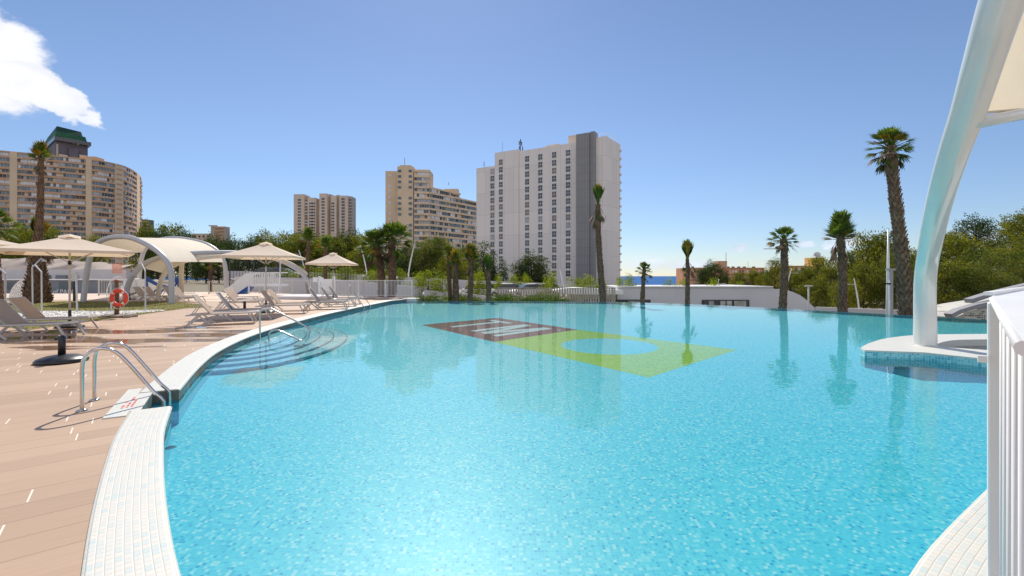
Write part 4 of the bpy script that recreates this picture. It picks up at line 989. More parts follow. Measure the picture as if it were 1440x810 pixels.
# ------------------------------------------------------------------ broad trees
def crown_mesh(name,blobs,n,leaf,material,seed,flat=.75,clump=True):
    rr=random.Random(seed); mb=MB()
    tot=sum(b[3]**2 for b in blobs)
    for (x,y,z,r) in blobs:
        k=int(n*r*r/tot); ncl=max(4,int(k/16)) if clump else k
        for c in range(ncl):
            while True:
                v_=Vector((rr.gauss(0,1),rr.gauss(0,1),rr.gauss(0,1)))
                if v_.length>.01: break
            v_.normalize(); rad_=r*(.55+.5*rr.random()**.6)
            cc=Vector((x+v_.x*rad_,y+v_.y*rad_,z+v_.z*rad_*flat))
            for q in range(16 if clump else 1):
                p_=cc+Vector((rr.gauss(0,1),rr.gauss(0,1),rr.gauss(0,.6)))*leaf*1.1
                a=Vector((rr.gauss(0,1),rr.gauss(0,1),rr.gauss(0,1))).normalized(); b_=a.cross(Vector((rr.gauss(0,1),rr.gauss(0,1),rr.gauss(0,1)))).normalized()
                s1=leaf*rr.uniform(.5,1.1); s2=s1*rr.uniform(.3,.6)
                b=len(mb.v); mb.v+=[tuple(p_-a*s1*.5),tuple(p_+b_*s2*.5),tuple(p_+a*s1*.5),tuple(p_-b_*s2*.5)]; mb.face((b,b+1,b+2,b+3))
    me_o=mb.build(name,material,None,fix=False); return me_o
def tree_proto(kind,seed,H,W,n,leaf,material):
    """unit tree: trunk with limbs + crown of needle clumps. returns root"""
    rr=random.Random(seed); t_=thing(kind,'x y z w','tree',(0,0,0))
    mb=MB(); th=H*.45
    mb.tube([(0,0,-1),(W*.02,0,th*.5),(0,W*.02,th),(0,0,H*.8)],[H*.03,H*.024,H*.018,H*.006],8)
    blobs=[]
    nb=17 if kind!='cypress_tree' else 8
    for i in range(nb):
        a=i*2.4+rr.random(); f=i/(nb-1)
        if kind=='cypress_tree': R=W*.30*(1-f*.6); z=H*(.15+.78*f); x=rr.gauss(0,W*.03); y=rr.gauss(0,W*.03); br=W*.38*(1-.6*f)
        else:
            z=H*(.18+.66*f)+rr.uniform(-.05,.05)*H; R=W*.5*math.sqrt(max(0,1-(abs(f-.35)/.65)**2.2))*rr.uniform(.45,.85); x=math.cos(a)*R; y=math.sin(a)*R; br=W*rr.uniform(.16,.24)
        blobs.append((x,y,z,br))
        if kind!='cypress_tree': mb.tube([(0,0,z*.55),(x*.5,y*.5,z*.75),(x,y,z)],[H*.012,H*.008,H*.004],5)
    mb.build('trunk',M['bark'],t_,fix=False)
    c_=crown_mesh('crown',blobs,n,leaf,material,seed); c_.parent=t_
    return t_
protos={}
protos['pine']=[tree_proto('pine_tree',s_,10,10,8500,.46,M['pine']) for s_ in (1,2,3)]
protos['dark']=[tree_proto('pine_tree',s_,10,9,8500,.42,M['pinedk']) for s_ in (4,)]
protos['cyp']=[tree_proto('cypress_tree',s_,10,5,5000,.36,M['pinedk']) for s_ in (6,)]
protos['scrub']=[tree_proto('pine_tree',s_,10,12,10000,.42,M['olive']) for s_ in (7,8)]
protos['young']=[tree_proto('young_tree',s_,4,3.2,3400,.19,M['lime']) for s_ in (9,10,11)]
used={}
def plant(kind,px,ytop,d,w_px,label,group,rz=None,zb=None,k=None):
    ps=protos[kind]; k=(plant.c if k is None else k)%len(ps); plant.c+=1; pr=ps[k]
    if (kind,k) not in used: o=pr; used[(kind,k)]=1
    else: o=copy_tree(pr)
    x=(px-720)/640*d; z0=ground_h(x,d)-.1 if zb is None else zb; zt=zat(ytop,d)
    h0={'young':4}.get(kind,10); w0={'pine':10.5,'dark':9.3,'cyp':4.4,'scrub':12.5,'young':3.3}[kind]; top0={'young':3.7}.get(kind,9.1 if kind!='cyp' else 9.0)
    sz=(zt-z0)/top0; sx=(w_px/640*d)/w0
    o.location=(x,d,z0); o.scale=(sx,sx,sz); o.rotation_euler=(0,0,(plant.c*1.7)%6.28 if rz is None else rz)
    o['label']=label; o['category']='tree'; planted.append((px,label,o))
    if group: o['group']=group
    return o
plant.c=0; planted=[]
# wooded belt behind the terrace: (px, ytop, d, width px, kind)
belt=[(8,319,95,77,'dark'),(30,323,88,48,'pine'),(66,321,92,52,'pine'),(205,319,150,39,'pine'),(222,322,130,48,'dark'),(240,319,140,48,'pine'),(262,324,135,44,'dark'),(133,334,110,37,'pine'),
 (290,335,120,39,'dark'),(308,333,125,48,'dark'),(330,335,115,46,'dark'),(350,335,110,48,'dark'),(372,331,112,52,'pine'),(395,337,105,48,'dark'),(406,330,100,50,'pine'),(425,331,96,55,'pine'),(446,333,98,55,'dark'),(463,335,95,57,'pine'),
 (478,329,100,59,'dark'),(494,327,104,55,'dark'),(508,333,98,50,'pine'),(523,331,102,48,'dark'),(515,345,84,50,'pine'),(575,349,88,57,'dark'),(596,342,86,66,'scrub'),(618,337,90,70,'scrub'),(566,347,94,55,'dark'),(655,349,92,55,'scrub'),(641,355,80,48,'pine'),
 (680,347,100,44,'cyp'),(694,359,96,24,'cyp'),(708,371,94,19,'cyp'),(747,358,112,55,'dark'),(760,365,108,33,'cyp'),(735,371,110,30,'dark')]
spots=['beside the curved block','over the tarpaulin','near the left tall palm','right of the curved block','left of the small tan block']
for i,(px,yt,d_,w_,kd) in enumerate(belt):
    nb=['towards the far left under the curved block','near the shade roofs','below the small low tan block','above the white play slide platform','behind the larger middle umbrella','under the twin beige towers','behind the small umbrella','left of the close pair of palms','right of the close pair of palms','before the stepped tan block','at the foot of the white hotel'][0 if px<90 else 1 if px<265 else 2 if px<320 else 3 if px<360 else 4 if px<412 else 5 if px<455 else 6 if px<500 else 7 if px<530 else 8 if px<600 else 9 if px<665 else 10]
    ty={'pine':'olive green pine','dark':'dark green pine','scrub':'broad brownish green pine','cyp':'narrow dark conifer'}[kd]
    plant(kd,px,yt,d_,w_,f'{ty} {nb}','wooded belt behind the terrace')
# right-hand slope
right=[(1004,368,100,37,'dark'),(990,376,98,25,'dark'),(1018,386,96,25,'dark'),(1040,384,80,29,'pine'),(1060,382,78,29,'pine'),(1076,381,74,25,'pine'),(1090,367,70,30,'pine'),(1112,380,66,37,'pine'),(1132,379,64,39,'pine'),(1150,364,66,43,'pine'),(1168,374,60,37,'pine'),(1198,357,62,44,'pine'),(1222,332,60,63,'pine'),(1246,335,58,60,'pine'),(1215,373,52,55,'pine'),(1255,358,50,60,'scrub'),(1148,394,54,44,'pine'),(1188,395,50,41,'pine'),(1285,354,64,56,'pine'),(1300,360,60,51,'scrub'),
 (1333,329,86,48,'pine'),(1372,305,90,55,'dark'),(1345,336,60,89,'pine'),(1392,357,54,89,'scrub'),(1330,370,48,72,'pine'),(1372,378,46,72,'scrub'),(1405,350,70,51,'pine'),(1424,312,84,51,'pine'),(1452,298,74,77,'pine'),(1440,357,60,46,'pine'),(1470,328,60,77,'pine'),(1425,393,44,51,'scrub')]
for i,(px,yt,d_,w_,kd) in enumerate(right):
    nb=['by the salmon block','behind the pavilion roof','below the ochre block','on the slope behind the street mast','beside the tall leaning palm','right of the white column','at the right edge of the photo'][0 if px<1030 else 1 if px<1100 else 2 if px<1185 else 3 if px<1250 else 4 if px<1310 else 5 if px<1410 else 6]
    ty={'pine':'yellow green pine','dark':'dark round pine','scrub':'wide olive brown pine','cyp':'conifer'}[kd]
    plant(kd,px,yt,d_,w_,f'{ty} {nb}','pines on the right-hand slope')
# young street trees with light foliage
young=[(404,378,56,30),(430,372,56,34),(455,374,55,34),(486,374,54,36),(520,380,53,30),(534,374,52,34),(590,382,50,30),(603,378,48,38),(622,384,47,36),(562,377,54,26),(672,380,48,36),(700,386,50,22),(723,386,52,26),(740,384,54,18),(768,388,47,26),(776,381,50,22),(812,389,48,40),(828,387,49,40),(845,390,48,26),(872,389,50,22),(886,386,49,30),(941,391,52,20),(961,392,50,26),(1004,392,50,30),(1042,395,52,18)]
for i,(px,yt,d_,w_) in enumerate(young):
    wv=['behind the white slat fence','behind the close pair of palms','between the palm pair and the palm group','in front of the dark cypresses','beside the parked cars','above the pavilion canopy','above the pavilion roof, against the sea','above the pavilion roof, before the salmon block'][0 if px<530 else 1 if px<570 else 2 if px<660 else 3 if px<710 else 4 if px<780 else 5 if px<850 else 6 if px<955 else 7]
    plant('young',px,yt,d_,w_,f'young pale green tree {wv}','young street trees')
# shrubs at the pool edge
def shrub_mesh(n,leaf,sx,sy,sz,seed,m_):
    rr=random.Random(seed); bl=[(rr.uniform(-.5,.5)*sx,rr.uniform(-.5,.5)*sy,sz*.45+rr.uniform(-.1,.1),sz*.5) for _ in range(7)]
    return crown_mesh('shrub',bl,n,leaf,m_,seed,.8)
for i,(px,yt,d_,w_,m_) in enumerate([(716,410,36,34,'shrub'),(742,412,36,32,'shrub'),(768,410,36,26,'shrub'),(668,414,36,26,'shrub'),(600,413,37,24,'shrub'),(618,412,37,26,'shrub'),(638,414,37,20,'lime'),(655,410,37,22,'shrub'),(700,413,37,20,'shrub'),(788,415,36,20,'shrub')]):
    wm=w_/640*d_; zt=zat(yt,d_); o=shrub_mesh(3200,.14,wm,1.0,1.4,40+i,M[m_]); o.location=((px-720)/640*d_,d_,zt-1.45); o.scale=(1,1,1.0)
    tag(o,['low green bush','rounded bush','leafy bush'][i%3]+' growing just past the overflow edge, '+['left of the car park fence','middle of the fence','right end of the fence','at the foot of the golden palm','next to the pool corner','near the corner beds','yellow green between slim palms','behind the tight palm group','left of the bound palm','under the pavilion canopy'][i],'bush','bushes along the overflow edge')
pl=MB(); pl.box((-2,37.5,-2.2),(14,1.4,2.3)); tag(pl.build('planter_wall',M['concrete']),'low concrete bed wall hidden behind the bushes past the overflow edge','planter wall')
for kind in protos:
    for k,o in enumerate(protos[kind]):
        if (kind,k) not in used:
            for c_ in list(o.children): bpy.data.objects.remove(c_)
            bpy.data.objects.remove(o)

ordw=['leftmost','second from the left','third from the left','fourth from the left','fifth from the left','sixth from the left','seventh from the left','eighth from the left','ninth from the left','tenth from the left']
bylab={}
for px,lab,o in planted: bylab.setdefault(lab,[]).append((px,o))
for lab,items in bylab.items():
    if len(items)<2: continue
    items.sort(key=lambda q:q[0])
    for i,(px,o) in enumerate(items):
        o['label']=lab+', '+('rightmost' if i==len(items)-1 else ordw[i])
# ------------------------------------------------------------------ lawn, gravel, paving, walls of the terrace
def flat(name,pts,z,material,kind='structure'):
    mb=MB(); mb.prism([tuple(p_[:2]) for p_ in pts],z-.02,z); return tag(mb.build(name,material),kind=kind)
gv=lambda px,py: (lambda q:(q.x,q.y))(G(px,py))
M['lawnbase']=mat('lawn_soil',(.22,.19,.05),.95,var=.3,scale=1.2,bump=.5,bscale=60,c2=(.15,.16,.035))
lawn=[gv(-60,452),gv(40,464),gv(90,457),gv(150,449),gv(215,440),gv(262,433.5),gv(300,432),gv(280,427.5),gv(240,424.8),gv(120,423.5),gv(0,426),gv(-120,428)]
flat('lawn_soil',lawn,.004,M['lawnbase'])
gb=MB(); rr=random.Random(4)
from mathutils.geometry import intersect_point_tri_2d
def inside(p_,poly_):
    c=False; n=len(poly_)
    for i in range(n):
        a=poly_[i]; b_=poly_[(i+1)%n]
        if (a[1]>p_[1])!=(b_[1]>p_[1]) and p_[0]<(b_[0]-a[0])*(p_[1]-a[1])/(b_[1]-a[1])+a[0]: c=not c
    return c
gravel=[gv(-70,441),gv(30,440.5),gv(60,437.5),gv(150,438),gv(225,435.8),gv(236,436.6),gv(180,441.5),gv(120,444.5),gv(55,448.5),gv(-40,450)]
flat('gravel_bed',gravel,.010,mat('pale_gravel_bed',(.70,.67,.62),.9,var=.25,scale=14,bump=.6,bscale=60))
for i in range(26000):
    x=rr.uniform(-34,-15); y=rr.uniform(13,31)
    if not inside((x,y),lawn) or inside((x,y),gravel): continue
    a=rr.uniform(0,3.14); hgt=rr.uniform(.02,.05); w_=.02; dx,dy=math.cos(a)*w_,math.sin(a)*w_; lx,ly=rr.gauss(0,.02),rr.gauss(0,.02)
    gb.poly([(x-dx,y-dy,0),(x+dx,y+dy,0),(x+lx,y+ly,hgt)])
tag(gb.build('grass',foliage('grass_blades',(.20,.17,.03),(.34,.27,.07),.35,1.2),None,fix=False),'short sunburnt grass of the lawn behind the loungers','grass',kind='stuff')
pb=MB()
for i in range(9000):
    x=rr.uniform(-30,-12); y=rr.uniform(15,25)
    if not inside((x,y),gravel): continue
    s_=rr.uniform(.02,.05); pb.box((x,y,.012+s_*.3),(s_,s_*rr.uniform(.6,1),s_*.7),rr.uniform(0,3))
tag(pb.build('gravel',mat('white_gravel',(.72,.70,.66),.8,var=.2,scale=3),None),'white gravel bed along the lawn','gravel',kind='stuff')
flat('terrace_paving',[gv(-200,424),gv(0,423.3),gv(120,421),gv(240,422.3),gv(300,424),gv(360,424.5),gv(430,420.5),gv(520,418.5),(-7.4,35.0),(-14.2,37.4),(-26.3,46.8),(-94,46.8)],.003,mat('sand_paving',(.62,.50,.40),.8,var=.07,scale=.5))

# ------------------------------------------------------------------ umbrellas
def umbrella(px,d,W,zt,ze,rz,label,group,base=True):
    x=(px-720)/640*d; t_=thing('parasol',label,'parasol',(x,d,0),rz,group)
    mb=MB(); mb.tube([(0,0,.10),(0,0,zt-.1)],.028,10); mb.build('pole',M['slatpole'],t_)
    cn=MB(); N=6; hw=W/2; cs=[(-hw,-hw),(hw,-hw),(hw,hw),(-hw,hw)]
    zt2=zt-.14; r0=.13
    for k in range(4):
        a=Vector((*cs[k],ze)); b_=Vector((*cs[(k+1)%4],ze)); 
        rows=[]
        for i in range(N+1):
            t=i/N; row=[]
            for j in range(N+1):
                u=j/N; e=a.lerp(b_,u); e.z+=.05*math.sin(math.pi*u)*0+(-.0)
                top=Vector((e.x*r0,e.y*r0,zt2)); p_=top.lerp(e,t); p_.z-= .035*math.sin(math.pi*t)*(1-.5*abs(2*u-1)); row.append(p_)
            rows.append(row)
        for i in range(N):
            for j in range(N):
                q=(rows[i][j],rows[i+1][j],rows[i+1][j+1],rows[i][j+1]); cn.poly(q,0,None,False)
    ca_=cn.build('canopy',M['canvas'],t_,fix=False)
    va=MB()
    for k in range(4):
        a=Vector((*cs[k],ze)); b_=Vector((*cs[(k+1)%4],ze)); 
        for j in range(6):
            p0=a.lerp(b_,j/6); p1=a.lerp(b_,(j+1)/6); va.poly([p0,p1,p1*1-Vector((0,0,.09)),p0-Vector((0,0,.09))])
    va.build('hem',M['canvas'],ca_,fix=False)
    vt=MB(); hv=W*.085
    for k in range(4):
        a=Vector((*(c*hv/hw for c in cs[k]),zt2-.02)); b_=Vector((*(c*hv/hw for c in cs[(k+1)%4]),zt2-.02)); top=Vector((0,0,zt)); m_=(a+b_)/2+Vector((0,0,.09))
        vt.poly([a,m_,top]); vt.poly([m_,b_,top])
    vt.build('top_vent',M['canvas'],ca_,fix=False)
    for k in range(4):
        rb=MB(); rb.bar((0,0,zt2-.07),(cs[k][0]*.985,cs[k][1]*.985,ze-.03),.022,.03); rb.build('rib',M['lframe'],t_)
        sb_=MB(); sb_.bar((0,0,ze-.35),(cs[k][0]*.5,cs[k][1]*.5,(zt2+ze)/2-.11),.018,.022); sb_.build('strut',M['lframe'],t_)
    hb_=MB(); hb_.lathe([(.05,-.06),(.05,.06)],(0,0,ze-.35),10); hb_.build('hub',M['black'],t_)
    if base:
        b_=MB(); b_.lathe([(.36,0),(.37,.03),(.30,.07),(.12,.12),(.05,.14),(.05,.17)],(0,0,.004),28); b_.lathe([(.042,.15),(.042,.55)],(0,0,0),12); b_.build('base',M['black'],t_)
    return t_
M['slatpole']=mat('parasol_pole',(.60,.55,.50),.35,.0,var=.04)
umbrella(98,14.6,3.05,zat(329,14.6),zat(354,14.6),math.radians(43),'large square beige parasol in front of the tall left palm','square beige parasols')
umbrella(-52,14.6,2.9,zat(322,14.6),zat(345,14.6),math.radians(46),'beige parasol cut by the left edge of the photo','square beige parasols')
umbrella(374,20.5,2.85,zat(340,20.5),zat(361,20.5),math.radians(15),'middle beige parasol standing over the pair of sun loungers by the steps','square beige parasols')
umbrella(468.5,31.5,2.85,zat(355,31.5),zat(371,31.5),math.radians(8),'farthest and smallest beige parasol near the dark grey loungers','square beige parasols')
# lone base
def lone(px,py,d,label,s_=1.0):
    x=(px-720)/640*d; t_=thing('parasol_stand',label,'parasol stand',(x,d,0),0,'empty parasol stands')
    b_=MB(); b_.lathe([(.385*s_,0),(.395*s_,.03),(.36*s_,.07),(.24*s_,.115),(.10*s_,.135),(.055,.14)],(0,0,.003),36); b_.build('disc',M['black'],t_)
    c_=MB(); c_.lathe([(.058,.13),(.058,.50),(.05,.505),(.05,.47)],(0,0,0),18); tb_=c_.build('tube',M['black'],t_)
    k=MB(); k.tube([(-.055,0,.44),(-.10,0,.44)],.012,8); k.tube([(-.10,0,.44),(-.125,0,.44)],.024,8); k.build('clamp_knob',M['black'],tb_)
lone(87,512,8.75,'black parasol stand without a parasol on the decking, nearest the camera')
lone(344,441,20.6,'black parasol stand between the loungers beyond the steps',.9)
lone(182,422,31.5,'black parasol stand beside the far row of loungers',.9)

# ------------------------------------------------------------------ loungers
def make_lounger(sling,back_el=52):
    t_=thing('sun_lounger','x y z w','sun lounger',(0,0,0))
    L=1.30; W=.66; z=.34; bl=.74; a=math.radians(back_el)
    f=MB()
    for s_ in (-1,1):
        f.tube([(-.62,s_*W/2,z-.02),(0,s_*W/2,z),(L*.7,s_*W/2,z+.005),(L,s_*W/2,z+.03)],.024,6)
    f.bar((L,-W/2,z+.03),(L,W/2,z+.03),.045,.035); f.bar((-.62,-W/2,z-.02),(-.62,W/2,z-.02),.04,.035); f.bar((0,-W/2,z),(0,W/2,z),.03,.03)
    f.build('frame',M['lframe'],t_)
    s1=MB(); n=8
    for i in range(n):
        x0=L*i/n; x1=L*(i+1)/n; zz=lambda x: z+.012+.03*(max(0,x/L-.7)/.3)-.015*math.sin(math.pi*x/L)
        s1.box(((x0+x1)/2,0,(zz(x0)+zz(x1))/2),(x1-x0-.0,W-.02,.012),rot=Matrix.Rotation(-math.atan2(zz(x1)-zz(x0),x1-x0),3,'Y'))
    s1.build('seat',sling,t_)
    bx,bz=-math.cos(a)*bl,math.sin(a)*bl
    b_=MB(); b_.box((bx/2,0,z+.02+bz/2),(bl,W-.05,.014),rot=Matrix.Rotation(-math.atan2(bz,bx),3,'Y')); br=b_.build('backrest',sling,t_)
    bf=MB()
    for s_ in (-1,1): bf.tube([(0,s_*(W/2-.012),z+.015),(bx,s_*(W/2-.012),z+.015+bz)],.018,6)
    bf.tube([(bx,-W/2+.01,z+.015+bz),(bx,W/2-.01,z+.015+bz)],.018,6); bf.build('back_frame',M['lframe'],br)
    for s_ in (-.8,.8):
        pr=MB(); pr.bar((bx*.6,s_*W/2,z+bz*.6),(-.50,s_*W/2,z),.018,.025); pr.build('back_prop',M['lframe'],t_)
    for s_ in (-1,1):
        for x0,x1 in ((L*.80,L*.80+.20),(-.30,-.62),(-.35,.05)):
            lg=MB(); lg.bar((x0,s_*(W/2-.005),z),(x1,s_*(W/2+.01),.0),.03,.045); lg.build('leg',M['lframe'],t_)
    sk=MB(); sk.bar((-.62,-W/2,.02),(-.62,W/2,.02),.03,.03); sk.build('cross_bar',M['lframe'],t_)
    return t_
pa_=make_lounger(M['sling']); pb_=make_lounger(M['slingdk'],56)
used_l=[False,False]
def lounger(px,d,rz,dark,label,group,scale=1.0):
    pr=(pb_ if dark else pa_)
    if not used_l[dark]: o=pr; used_l[dark]=True
    else: o=copy_tree(pr)
    x=(px-720)/640*d; o.location=(x,d,.0); o.rotation_euler=(0,0,math.radians(rz)); o.scale=(scale,)*3
    o['label']=label; o['group']=group; return o
GL='sun loungers lined up along the pool'
lounger(22,12.1,14,0,'beige lounger nearest the camera, cut by the left edge',GL,1.07)
lounger(52,13.6,17,0,'beige lounger at the left, second from the left edge, with a lit backrest',GL,1.07)
lounger(298,15.6,25,0,'beige lounger in front, nearer of the pair by the steps handrail',GL,1.07)
lounger(326,17.0,25,1,'grey backed lounger, farther of the pair by the steps handrail',GL,1.07)
lounger(332,23.2,15,0,'beige lounger with raised back under the play slide',GL,1.05)
lounger(333,28.5,12,0,'beige lounger farthest back below the blue slide',GL)
lounger(386,20.0,13,0,'beige lounger at the foot of the middle parasol, nearer of two',GL,1.05)
lounger(393,21.7,13,0,'beige lounger at the foot of the middle parasol, farther of two',GL,1.05)
lounger(449,22.6,14,1,'left and nearest of the three dark grey loungers',GL,1.07)
lounger(464,24.6,14,1,'middle one of the three dark grey loungers',GL,1.07)
lounger(474,26.8,14,1,'right and farthest of the three dark grey loungers',GL,1.07)
lounger(202,29.0,4,0,'lounger at the left end of the far row under the arched shades','far row of loungers under the arched shades')
lounger(215,29.8,4,0,'second lounger from the left in the far row under the arched shades','far row of loungers under the arched shades')
lounger(243,29.6,4,0,'third lounger from the left in the far row, behind the grey arch leg','far row of loungers under the arched shades')
lounger(256,28.6,4,0,'lounger at the right end of the far row under the arched shades','far row of loungers under the arched shades')
lounger(-40,23,10,0,'beige lounger beyond the lawn at the left edge',GL)

M['cream']=mat('cream_paint',(.66,.58,.44),.4,var=.04)
# ------------------------------------------------------------------ arched shades
def arch_pts(pts,sub=8): return catmull([Vector(p_) for p_ in pts],sub)
sh=thing('shade_structure','barrel shaped cream shade with grey tubular arches left of the play area','shade structure',(0,0,0))
# near arch (27-28.5 m) and far arch
a1=arch_pts([P(117,425,28.2),P(121,392,28.2),P(127,360,28.1),P(136,343,28.0),P(150,335.5,27.9),P(166,333,27.7),P(184,334.6,27.5),P(205,343,27.3),P(222,354,27.1),P(235,368,27.0),P(240.5,384,27.0),P(241.3,405,27.0),P(241.5,427.5,27.0)])
tm=MB(); tm.tube(a1,.15,12); tm.build('arch',M['steelpaint'],sh)
a3=arch_pts([P(196,409,40),P(196,385,40),P(203,352,40),P(222,338,40),P(250,335,40),P(280,340,40),P(297,347,40),P(309,357,40),P(316,372,40),P(317.5,390,40),P(318,412,40)])
tm=MB(); tm.tube(a3,.17,12); tm.build('arch',M['steelpaint'],sh)
def loft(c1,c2,name,material,parent,n=24,m_=10,sag=.35,i0=(0,1),i1=(0,1)):
    def pt(c,t): f=t*(len(c)-1); i=min(int(f),len(c)-2); return c[i].lerp(c[i+1],f-i)
    mb=MB(); b=0
    for i in range(n+1):
        for j in range(m_+1):
            u=i/n; v_=j/m_; p_=pt(c1,i0[0]+(i0[1]-i0[0])*u).lerp(pt(c2,i1[0]+(i1[1]-i1[0])*u),v_); p_.z-=sag*math.sin(math.pi*v_)*math.sin(math.pi*min(1,max(0,u)))
            mb.v.append(tuple(p_))
    for i in range(n):
        for j in range(m_):
            q=i*(m_+1)+j; mb.face((q,q+1,q+m_+2,q+m_+1),0,None,True)
    return mb.build(name,material,parent,fix=False)
loft(a1,a3,'membrane',M['membrane'],sh,sag=.0,i0=(.165,.75),i1=(.19,.78))
for px,py0,py1,d_ in ((255,368,410,35),): 
    tm=MB(); tm.tube([P(px,412,d_),P(px,385,d_),P(px+1,366,d_)],.16,10); tm.build('column',M['cream'],sh)
s2=thing('shade_structure','long low shade on a wide grey arch reaching to the dark loungers','shade structure',(0,0,0))
b1=arch_pts([P(176,420,30),P(180,402,30),P(188,386,30),P(203,371,30.5),P(230,361,31.5),P(270,356.2,33),P(320,355,35),P(365,358.5,37),P(395,367,38.5),P(418,379,39.3),P(431,392,39.7),P(437,405,40),P(439,416,40)])
tm=MB(); tm.tube(b1,[.17]*len(b1),12); tm.build('arch',M['steelpaint'],s2)
b2=[p_+Vector((1.35,1.1,-.45))*(1-i/(len(b1)-1)) for i,p_ in enumerate(b1)][:int(len(b1)*.80)]
tm=MB(); tm.tube(b2,.15,10); tm.build('arch',M['cream'],s2)
loft(b1,b2,'membrane',M['membrane'],s2,sag=.05,i0=(.22,.76),i1=(.27,.95))

# ---- big white shade on the peninsula
big=thing('shade_structure','tall glossy white curved column with a cream canopy rising from the peninsula','shade structure',(0,0,0))
cpts=[(P(1300.5,486,10.72),.195),(P(1301,460,10.72),.19),(P(1300.5,425,10.7),.185),(P(1301,395,10.55),.18),(P(1303.5,370,10.2),.175),(P(1308,345,9.6),.172),(P(1316,305,8.9),.172),(P(1328,258,8.3),.178),(P(1343,210,7.85),.19),(P(1364,150,7.4),.205),(P(1385,80,7.0),.22),(P(1410,0,6.65),.24),(P(1445,-95,6.3),.25),(P(1495,-210,6.0),.25),(P(1560,-320,5.9),.25)]
pc=catmull([c[0] for c in cpts],6); rc=[]
for i in range(len(pc)):
    f=i/6; k=min(int(f),len(cpts)-2); rc.append(cpts[k][1]+(cpts[k+1][1]-cpts[k][1])*min(1,f-k))
tm=MB(); tm.tube(pc,rc,40,sup=3.0); tm.build('column',M['gloss'],big)
fl_=MB(); fl_.tube([P(1300.5,487.2,10.72),P(1300.5,485.4,10.72)],.235,28); fl_.build('foot_flange',M['gloss'],big)
tm=MB(); tm.tube([P(1368,174,7.45),P(1440,160,7.7),P(1560,138,8.3)],.095,16); tm.build('cross_beam',M['gloss'],big)
# canopy: sheet from the column up and to the right, hemmed along the beam
cv=MB(); N=12
lo_=[P(1377,159,7.5),P(1440,148.5,7.75),P(1570,126,8.3)]; hi_=[P(1500,-240,6.2),P(1620,-260,7.2),P(1760,-240,8.5)]
lefts=[lo_[0],P(1396,98,7.18),P(1415,38,6.9),P(1440,-40,6.6),hi_[0]]
rights=[lo_[2],P(1600,60,8.4),P(1640,-30,8.5),P(1700,-140,8.5),hi_[2]]
lc=catmull(lefts,3); rc_=catmull(rights,3)
for i in range(len(lc)):
    for j in range(N+1):
        u=j/N; p_=lc[i].lerp(rc_[i],u); p_.z-=.10*math.sin(math.pi*u); cv.v.append(tuple(p_))
for i in range(len(lc)-1):
    for j in range(N): q=i*(N+1)+j; cv.face((q,q+1,q+N+2,q+N+1),0,None,True)
cvo=cv.build('canopy',M['membrane'],big,fix=False)
hm=MB(); hm.tube([lc[0]-Vector((0,0,.0)),lc[0].lerp(rc_[0],.5)-Vector((0,0,.10)),rc_[0]],.022,8); hm.build('hem',M['membrane'],cvo)
lac=MB()
a0=P(1372,168,7.42); a1_=P(1440,153.5,7.7); 
pts=[]
for k in range(14):
    t=k/13; lowp=P(1370,166.5,7.45).lerp(P(1560,132.5,8.3),t); upp=lc[0].lerp(rc_[0],t*.93+.02)-Vector((0,0,.10*math.sin(math.pi*(t*.93+.02))))
    pts.append(lowp if k%2 else upp)
lac.tube(pts,.008,5,smooth=False); lac.tube([P(1371,165.5,7.46),P(1560,132,8.3)],.008,5); lac.build('lacing',M['canvas'],big)
for k in range(5):
    p_=lc[0].lerp(rc_[0],.02+.14*k)-Vector((0,0,.10*math.sin(math.pi*(.02+.14*k))+.012)); e=MB(); e.box(tuple(p_),(.075,.02,.022),math.radians(20)); e.build('eyelet',M['dark'],big)
# side rib just like the trim joint of the column
# ---- railing in the right foreground
rl=thing('railing','white metal railing with square corner post in the right foreground','railing',(2.11,2.0,0))
ztr=1.5625; K=V2(0,0); ed=V2(-.7147,-.6994)
tp=MB(); tp.prism([(0,0),(1.9,1.47),(1.9,-1.5),(-1.394,-1.364)],ztr-.028,ztr); tp.build('top_rail',M['white'],rl)
tp=MB(); tp.bar((.02,.016+.02,ztr+.008),(1.9,1.47+.02,ztr+.008),.03,.016); tp.build('back_lip',M['white'],rl)
ep=MB(); ep.tube([(0.0,0.0,ztr-.014),(-1.394,-1.364,ztr-.014)],.011,10); ep.build('rail_edge',M['white'],rl)
mb=MB(); mb.box((.052,.028,(ztr-.03)/2),(.060,.060,ztr-.03),math.radians(-43),bev=.005); mb.build('post',M['white'],rl)
for s_ in (.32,.62,.92,1.2,1.46,1.68):
    q0=K+ed*s_+V2(.016,-.016)
    bl=MB(); bl.tube([(q0.x,q0.y,.08),(q0.x,q0.y,ztr-.03)],.0085,10); bl.build('baluster',M['white'],rl)
kb=MB(); kb.box((-.012,.03,1.28),(.03,.03,.03),math.radians(-43)); kb.build('stop',M['white'],rl)
bs=MB(); bs.bar((0,0,.07),(-1.3,-1.27,.07),.04,.04); bs.build('bottom_rail',M['white'],rl)

